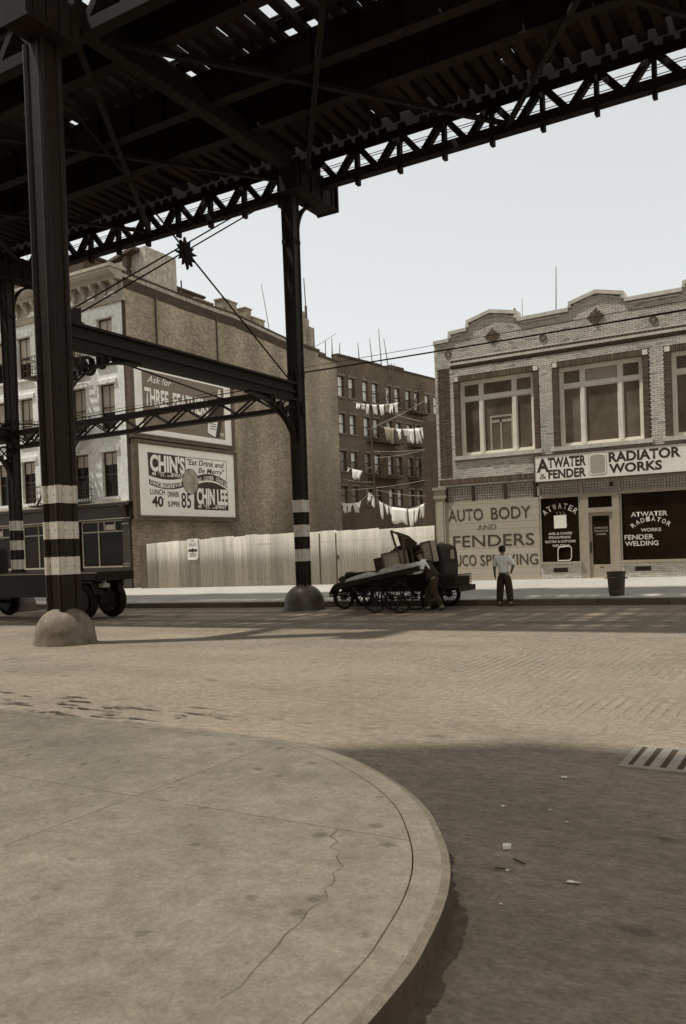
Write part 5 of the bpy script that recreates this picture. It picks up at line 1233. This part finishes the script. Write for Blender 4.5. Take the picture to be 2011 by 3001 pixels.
for x, r_ in ((-11.15, .36), (-10.38, .42)):
    for y in (20.44, 21.46): wheel(x, y, pg+r_, r_, .022, pc, 12, w=.05, hub=.06, spoke=.012)
    b = MB(); b.tube((x, 20.44, pg+r_), (x, 21.46, pg+r_), .022, 6)
    for y in (20.6, 21.3):
        zt_ = pg+.76+(x+12.5)*tan(TH)-.08; b.bar((x-.18, y, zt_-.02), (x, y, pg+r_), .03, .03); b.bar((x+.18, y, zt_+.03), (x, y, pg+r_), .03, .03)
    b.build('axle_stand', m_car, pc)
# load: layered rags and boards along the deck
rs = random.Random(12)
def lump(s_, y, sx, sy, sz, seed, m_, h0=.04):
    rr_ = random.Random(seed); b = MB(); nu, nv = 14, 6; vs = []
    ph = [rr_.uniform(0, 6.28) for _ in range(6)]
    for j in range(nv+1):
        t = j/nv*pi/2
        for i in range(nu):
            a = 2*pi*i/nu; r_ = (1+.14*sin(3*a+ph[0])+.1*sin(5*a+ph[1])); e = cos(t)**.45
            vs.append(cpt(s_+sx*cos(a)*r_*e, y+sy*sin(a)*r_*e, h0+sz*sin(t)*(1+.18*sin(2*a+ph[2])+.12*sin(4*a+ph[3]))))
    b.add(vs, [(j*nu+i, j*nu+(i+1) % nu, (j+1)*nu+(i+1) % nu, (j+1)*nu+i) for j in range(nv) for i in range(nu)]+[tuple(range(nu))[::-1]]); return b
m_rag = mat('pale_sacking', .5, k=.8, var=.45, scale=9, rough=.95, bump=.6, rand=.3)
for i, (s_, y, sx, sy, sz, lab) in enumerate(((.75, -.06, .55, .38, .12, 'flat bundle of sacking at the low front end of the pushcart'), (1.35, .1, .45, .3, .1, 'bundle of sacking in front of the crates on the pushcart'), (1.95, -.2, .6, .24, .15, 'rolled pale sacking on the near edge of the pushcart'), (2.5, -.1, .3, .3, .12, 'heap of sacking at the raised rear end of the pushcart'), (.22, -.1, .13, .13, .1, 'small dark lump at the front tip of the pushcart'))):
    tag(lump(s_, y, sx, sy, sz, i+3, m_rag if i < 4 else m_car).build('bundle', m_rag if i < 4 else m_car, smooth=True), lab, 'bundle', 'load of the pushcart')
def crate(name, s0, s1, y0_, y1_, h0, h1, lab, m_f, m_p, tilt=0):
    t = thing(name, lab, 'crate', cpt((s0+s1)/2, (y0_+y1_)/2, h0), 'load of the pushcart')
    def ob(b, sa, sb, ya, yb, ha, hb): b.obox(cpt((sa+sb)/2, (ya+yb)/2, (ha+hb)/2), ux*abs(sb-sa)/2, Vector((0, (yb-ya)/2, 0)), uz*(hb-ha)/2)
    b = MB(); ob(b, s0, s1, y0_+.02, y1_, h0, h1); b.build('box', m_p, t)
    b = MB(); f = .035
    ob(b, s0-.01, s1+.01, y0_, y0_+.019, h0, h0+f); ob(b, s0-.01, s1+.01, y0_, y0_+.019, h1-f, h1+.004); ob(b, s0-.01, s0+f, y0_, y0_+.019, h0+f, h1-f); ob(b, s1-f, s1+.01, y0_, y0_+.019, h0+f, h1-f); b.build('battens', m_f, t)
    return t
crate('crate', 1.26, 1.52, -.12, .3, .12, .52, 'small brown box in front of the big crate on the pushcart', m_wood, m_wood)
crate('crate', 1.56, 2.12, -.2, .32, .1, .6, 'big pale flat-sided crate on the pushcart', m_dark2, m_crate)
crate('crate', 2.68, 2.98, .06, .42, .1, .68, 'pale box standing at the raised rear end of the pushcart', m_dark2, m_crate)
tb = thing('upturned_chair', 'upturned chair frame sticking up from the pushcart load', 'chair', cpt(2.2, .1, .1), 'load of the pushcart')
b = MB(); b.bar(cpt(2.2, -.1, .1), cpt(2.28, -.1, .95), .05, .06); b.bar(cpt(2.28, -.1, .95), cpt(1.96, -.1, 1.18), .05, .05); b.bar(cpt(1.96, -.1, 1.18), cpt(2.02, -.1, .62), .05, .05); b.bar(cpt(2.28, .25, .2), cpt(2.3, .25, .95), .05, .05); b.bar(cpt(2.3, -.1, .9), cpt(2.32, .25, .9), .04, .04); b.build('frame', m_dark2, tb)
b = MB(); b.prism([(1.98, 1.16), (2.3, .98), (2.56, .7), (2.34, .55), (2.05, .62)], (P0.x, 21.1, P0.z), ux, uz, (0, .03, 0)); b.build('seat', m_wood, tb)

# ------------------------------------------------------------------ people
def skin_mesh(name, verts, edges, m_, parent, root, sub=2):
    me = bpy.data.meshes.new(name); names = list(verts); idx = {n: i for i, n in enumerate(names)}
    me.from_pydata([verts[n][0] for n in names], [(idx[a], idx[b_]) for a, b_ in edges], [])
    me.materials.append(m_); o = link(name, me, parent)
    md_ = o.modifiers.new('skin', 'SKIN'); md_.use_smooth_shade = True
    for n in names:
        r_ = verts[n][1]; me.skin_vertices[0].data[idx[n]].radius = r_ if isinstance(r_, tuple) else (r_, r_)
    me.skin_vertices[0].data[idx[root]].use_root = True
    s_ = o.modifiers.new('sub', 'SUBSURF'); s_.levels = sub; s_.render_levels = sub
    return o
m_flesh = mat('flesh', .2, k=.8, var=.12, scale=20, rough=.6); m_shirt = mat('white_shirt', .8, k=.85, var=.08, scale=8, rough=.9, bump=.3); m_trous = mat('dark_trousers', .035, k=.9, var=.2, scale=9, rough=.95, bump=.3)
m_vest = mat('dark_waistcoat', .03, k=.9, var=.25, scale=9, rough=.9); m_hair = mat('dark_hair', .012, k=.8, var=.4, scale=30, rough=.6); m_shoe = mat('black_shoe', .02, rough=.5)
def hand(V_, E_, pre, wrist, d, side, up, curl=.4):
    d = Vector(d).normalized(); side = Vector(side).normalized(); up = Vector(up).normalized(); w = Vector(wrist)
    V_[pre+'palm'] = (w+d*.055, (.034, .018)); E_.append((pre+'wrist', pre+'palm')); V_[pre+'knuck'] = (w+d*.09, (.036, .016)); E_.append((pre+'palm', pre+'knuck'))
    for i, (o, L) in enumerate(((-.03, .062), (-.01, .072), (.011, .068), (.03, .052))):
        a = w+d*.1+side*o; b_ = a+(d*cos(curl*.5)+up*sin(curl*.5))*L*.55; c = b_+(d*cos(curl*1.4)+up*sin(curl*1.4))*L*.5
        V_[f'{pre}f{i}a'] = (a, .0095); V_[f'{pre}f{i}b'] = (b_, .0085); V_[f'{pre}f{i}c'] = (c, .007); E_ += [(pre+'knuck', f'{pre}f{i}a'), (f'{pre}f{i}a', f'{pre}f{i}b'), (f'{pre}f{i}b', f'{pre}f{i}c')]
    V_[pre+'t1'] = (w+d*.05-side*.04+up*.008, .011); V_[pre+'t2'] = (w+d*.09-side*.055+up*.02, .0095); V_[pre+'t3'] = (w+d*.115-side*.05+up*.03, .008)
    E_ += [(pre+'palm', pre+'t1'), (pre+'t1', pre+'t2'), (pre+'t2', pre+'t3')]
def person(label, loc, J, face, cap, top_m, vest):
    """J: joints in the person's own frame (metres above the feet); face: horizontal way the person looks"""
    t = thing('person', label, 'person', loc); L_ = Vector(loc)
    A = {k_: L_+Vector(v) for k_, v in J.items()}; fwd = Vector((face[0], face[1], 0)).normalized(); sd_ = fwd.cross(Vector((0, 0, 1)))
    hd = Vector(J['headdir']).normalized() if 'headdir' in J else Vector((0, 0, 1))
    V_ = {}; E_ = []
    V_['pelvis'] = (A['pelvis'], (.13, .1)); V_['waist'] = (A['waist'], (.125, .09)); V_['chest'] = (A['chest'], (.145, .1)); V_['neck'] = (A['neck'], .055)
    h0 = A['neck']
    V_['jaw'] = (h0+hd*.07+fwd*.02, (.056, .062)); V_['mid'] = (h0+hd*.14+fwd*.02, (.073, .085)); V_['crown'] = (h0+hd*.2+fwd*.01, (.064, .075)); V_['nose'] = (h0+hd*.12+fwd*.115, .014); V_['chin'] = (h0+hd*.055+fwd*.075, .02)
    for s_, n in ((-1, 'l'), (1, 'r')): V_['ear'+n] = (h0+hd*.125+sd_*s_*.088+fwd*.0, (.01, .02)); E_.append(('mid', 'ear'+n))
    E_ += [('pelvis', 'waist'), ('waist', 'chest'), ('chest', 'neck'), ('neck', 'jaw'), ('jaw', 'mid'), ('mid', 'crown'), ('mid', 'nose'), ('jaw', 'chin')]
    for n in 'lr':
        V_[n+'sh'] = (A[n+'sh'], .062); V_[n+'el'] = (A[n+'el'], .052); V_[n+'wrist'] = (A[n+'wr'], (.036, .03)); E_ += [('chest', n+'sh'), (n+'sh', n+'el'), (n+'el', n+'wrist')]
        d = A[n+'wr']-A[n+'el']; hand(V_, E_, n, A[n+'wr'], d, fwd if abs(d.normalized().dot(fwd)) < .8 else sd_, -sd_ if n == 'r' else sd_)
        V_[n+'hip'] = (A[n+'hip'], .09); V_[n+'kn'] = (A[n+'kn'], .058); V_[n+'an'] = (A[n+'an'], .042); V_[n+'toe'] = (A[n+'toe'], (.04, .03)); V_[n+'heel'] = (A[n+'an']-fwd*.04+Vector((0, 0, -.04)), .034)
        E_ += [('pelvis', n+'hip'), (n+'hip', n+'kn'), (n+'kn', n+'an'), (n+'an', n+'toe'), (n+'an', n+'heel')]
    body = skin_mesh('body', V_, E_, m_flesh, t, 'pelvis')
    # shirt
    def mixp(a, b_, q): return A[a].lerp(A[b_], q)
    V2 = {'hem': (A['pelvis'].lerp(A['waist'], .3), (.165, .13)), 'waist': (A['waist'], (.17, .13)), 'chest': (A['chest'], (.195, .14)), 'col': (A['chest'].lerp(A['neck'], .75), (.075, .075))}; E2 = [('hem', 'waist'), ('waist', 'chest'), ('chest', 'col')]
    for n in 'lr':
        V2[n+'s'] = (A[n+'sh'], .095); V2[n+'m'] = (mixp(n+'sh', n+'el', .6), .09); E2 += [('chest', n+'s'), (n+'s', n+'m')]
        if vest: V2[n+'e'] = (A[n+'el'], .06); V2[n+'w'] = (mixp(n+'el', n+'wr', .9), .042); E2 += [(n+'m', n+'e'), (n+'e', n+'w')]
        else: V2[n+'e'] = (mixp(n+'sh', n+'el', 1.0), .08); E2 += [(n+'m', n+'e')]
    skin_mesh('shirt', V2, E2, top_m, t, 'waist')
    if vest:
        V4 = {'a': (A['pelvis'].lerp(A['waist'], .1), (.2, .17)), 'b': (A['waist'], (.2, .17)), 'c': (A['chest'], (.225, .18)), 'd': (A['chest'].lerp(A['neck'], .6), (.15, .13))}
        skin_mesh('waistcoat', V4, [('a', 'b'), ('b', 'c'), ('c', 'd')], m_vest, t, 'b')
    V3 = {'p': (A['pelvis'].lerp(A['waist'], .35), (.175, .14)), 'q': (A['pelvis'], (.185, .15))}; E3 = [('p', 'q')]
    for n in 'lr':
        V3[n+'h'] = (A[n+'hip'], .135); V3[n+'k'] = (A[n+'kn'], .11); V3[n+'a'] = (A[n+'kn'].lerp(A[n+'an'], .93), .1); E3 += [('q', n+'h'), (n+'h', n+'k'), (n+'k', n+'a')]
    skin_mesh('trousers', V3, E3, m_trous, t, 'q')
    for n in 'lr':
        V5 = {'h': (A[n+'an']-fwd*.05+Vector((0, 0, -.035)), .045), 'm': (A[n+'an'].lerp(A[n+'toe'], .5), (.048, .045)), 't': (A[n+'toe'], (.05, .035))}
        skin_mesh('shoe', V5, [('h', 'm'), ('m', 't')], m_shoe, t, 'h')
    hc = h0+hd*.175+fwd*.005
    b = MB(); prof = [(.094, -.02), (.1, .02), (.088, .06), (.05, .088), (0, .095)]
    if cap: prof = [(.098, -.01), (.125, .03), (.118, .06), (.06, .082), (0, .086)]
    b.lathe(prof, (0, 0, 0), 16)
    if cap: b.prism([(-.07, .07), (.07, .07), (.055, .15), (-.055, .15)], (0, 0, -.02), tuple(sd_), tuple(fwd), (0, 0, .014))
    else: b.lathe([(.085, -.1), (.098, -.04), (.1, .01)], tuple(-fwd*.014), 16)
    q = Vector((0, 0, 1)).rotation_difference(hd); b.v = [tuple(q @ Vector(v)+hc) for v in b.v]
    b.build('cap' if cap else 'hair', m_vest if cap else m_hair, t, smooth=True)
    return t
mz = gz(-8.2, 22.75)
person('man in white shirt and dark trousers standing at the kerb with his back turned', (-8.2, 22.7, mz),
  dict(pelvis=(0, 0, .93), waist=(-.01, 0, 1.1), chest=(-.02, .01, 1.32), neck=(-.03, .03, 1.46), headdir=(-.1, .12, 1), lsh=(-.2, .01, 1.39), lel=(-.28, .02, 1.12), lwr=(-.31, .12, .9), rsh=(.16, .0, 1.38), rel=(.3, -.04, 1.15), rwr=(.2, .1, 1.0),
       lhip=(-.09, 0, .87), lkn=(-.13, .03, .47), lan=(-.15, -.02, .085), ltoe=(-.17, .13, .035), rhip=(.09, 0, .87), rkn=(.14, .02, .47), ran=(.18, -.03, .085), rtoe=(.2, .12, .035)), (-.25, 1), False, m_shirt, False)
mz = gz(-9.7, 20.95)
person('man in cap, white sleeves and dark waistcoat bending to push the cart', (-9.55, 20.95, mz),
  dict(pelvis=(-.02, 0, .93), waist=(-.1, 0, 1.1), chest=(-.24, 0, 1.29), neck=(-.36, 0, 1.42), headdir=(-.35, 0, 1), lsh=(-.27, .17, 1.35), lel=(-.36, .24, 1.12), lwr=(-.53, .3, 1.08), rsh=(-.27, -.17, 1.35), rel=(-.3, -.24, 1.1), rwr=(-.52, -.3, 1.06),
       lhip=(-.02, .09, .88), lkn=(-.27, .1, .52), lan=(-.26, .1, .085), ltoe=(-.42, .1, .035), rhip=(0, -.09, .88), rkn=(.02, -.1, .48), ran=(.26, -.1, .14), rtoe=(.15, -.11, .035)), (-1, 0), True, m_shirt, True)

# ------------------------------------------------------------------ dustbin, drain, litter
cz = walk_z(-5.4, 24.0)
can = thing('dustbin', 'dark tapered metal dustbin standing on the far pavement before the shop', 'dustbin', (-5.4, 24.0, cz))
m_can = mat('sooty_galvanised_metal', .03, k=.8, var=.35, scale=4, rough=.6, spec=.4)
b = MB(); b.lathe([(.2, 0), (.205, .03), (.25, .63), (.262, .64), (.262, .67), (.245, .67), (.24, .6), (.2, .08)], (-5.4, 24.0, cz), 28); b.build('body', m_can, can, smooth=True)
b = MB()
for z, r_ in ((.12, .214), (.5, .244)): b.lathe([(r_, -.012), (r_+.01, 0), (r_, .012)], (-5.4, 24.0, cz+z), 28)
b.build('hoops', m_can, can, smooth=True)
for s_ in (-1, 1): MB().path([(-5.4+s_*.25, 23.94, cz+.5), (-5.4+s_*.3, 23.97, cz+.47), (-5.4+s_*.3, 24.03, cz+.47), (-5.4+s_*.25, 24.06, cz+.5)], .01, 6).build('handle', m_can, can)
dr = thing('drain_grate', 'iron drain grate with pale worn bars let into the roadway', 'drain', (-1.1, 7.1, 0))
m_bar = mat('worn_iron_bar', .24, k=1.0, var=.25, scale=8, rough=.5, spec=.5)
b = MB(); b.box(-1.52, -.72, 6.8, 7.5, .001, .004); b.build('pit', m_dirt, dr)
b = MB(); b.box(-1.56, -1.5, 6.76, 7.54, -.01, .014); b.box(-.74, -.68, 6.76, 7.54, -.01, .014); b.box(-1.5, -.74, 6.76, 6.83, -.01, .012); b.box(-1.5, -.74, 7.47, 7.54, -.01, .012); b.build('frame', m_bar, dr)
for i in range(6): b = MB(); x = -1.46+i*.125; b.box(x, x+.075, 6.83, 7.47, -.01, .01); b.build('bar', m_bar, dr)
def litter(nm, lab, b, m_): tag(b.build(nm, m_), lab, 'litter', 'litter in the street')
b = MB(); b.prism([(-.026, -.03), (.022, -.026), (.027, .022), (.01, .03), (-.022, .026)], (-1.74, 4.71, .002), (.9, .43, 0), (-.43, .9, 0), (0, 0, .018)); litter('litter_block', 'small pale block lying on the roadway beyond the near kerb', b, m_litter)
def scrap(x, y, r_, seed, z=.004):
    p = blob(x, y, r_, r_*.7, z, 12, .9, seed); q = random.Random(seed); b = MB(); c = (x, y, z+r_*.25); vs = [(a, d, e+q.uniform(0, r_*.35)) for a, d, e in p]+[c]; b.add(vs, [(i, (i+1) % 12, 12) for i in range(12)]); return b
litter('litter_paper', 'crumpled white paper on the roadway at lower right', scrap(-1.26, 4.37, .03, 4), m_litter)
for i, (x, y, r_, lab) in enumerate(((-2.03, 5.45, .02, 'white speck nearest the kerb curve on the roadway'), (-1.72, 5.5, .012, 'tiny pale scrap left of the bigger scrap on the roadway'), (-1.55, 5.3, .014, 'pale scrap on the roadway above the pale block'), (-1.62, 4.38, .016, 'pale scrap beside the dark twig on the roadway'), (-1.85, 6.3, .03, 'flattened pale scrap further up the roadway near the shade edge'), (-1.5, 3.95, .01, 'tiny pale scrap at the bottom right of the roadway'))): litter('litter_scrap', lab, scrap(x, y, r_, 20+i), m_litter)
for i, (x, y, a, L, lab) in enumerate(((-1.6, 4.52, -.5, .09, 'thin dark twig on the roadway right of the pale block'), (-1.66, 4.38, .1, .06, 'short dark twig on the roadway by the pale scrap'))):
    b = MB(); b.tube((x-L/2*cos(a), y-L/2*sin(a), .008), (x+L/2*cos(a), y+L/2*sin(a), .008), .005, 5); litter('twig', lab, b, m_dirt)
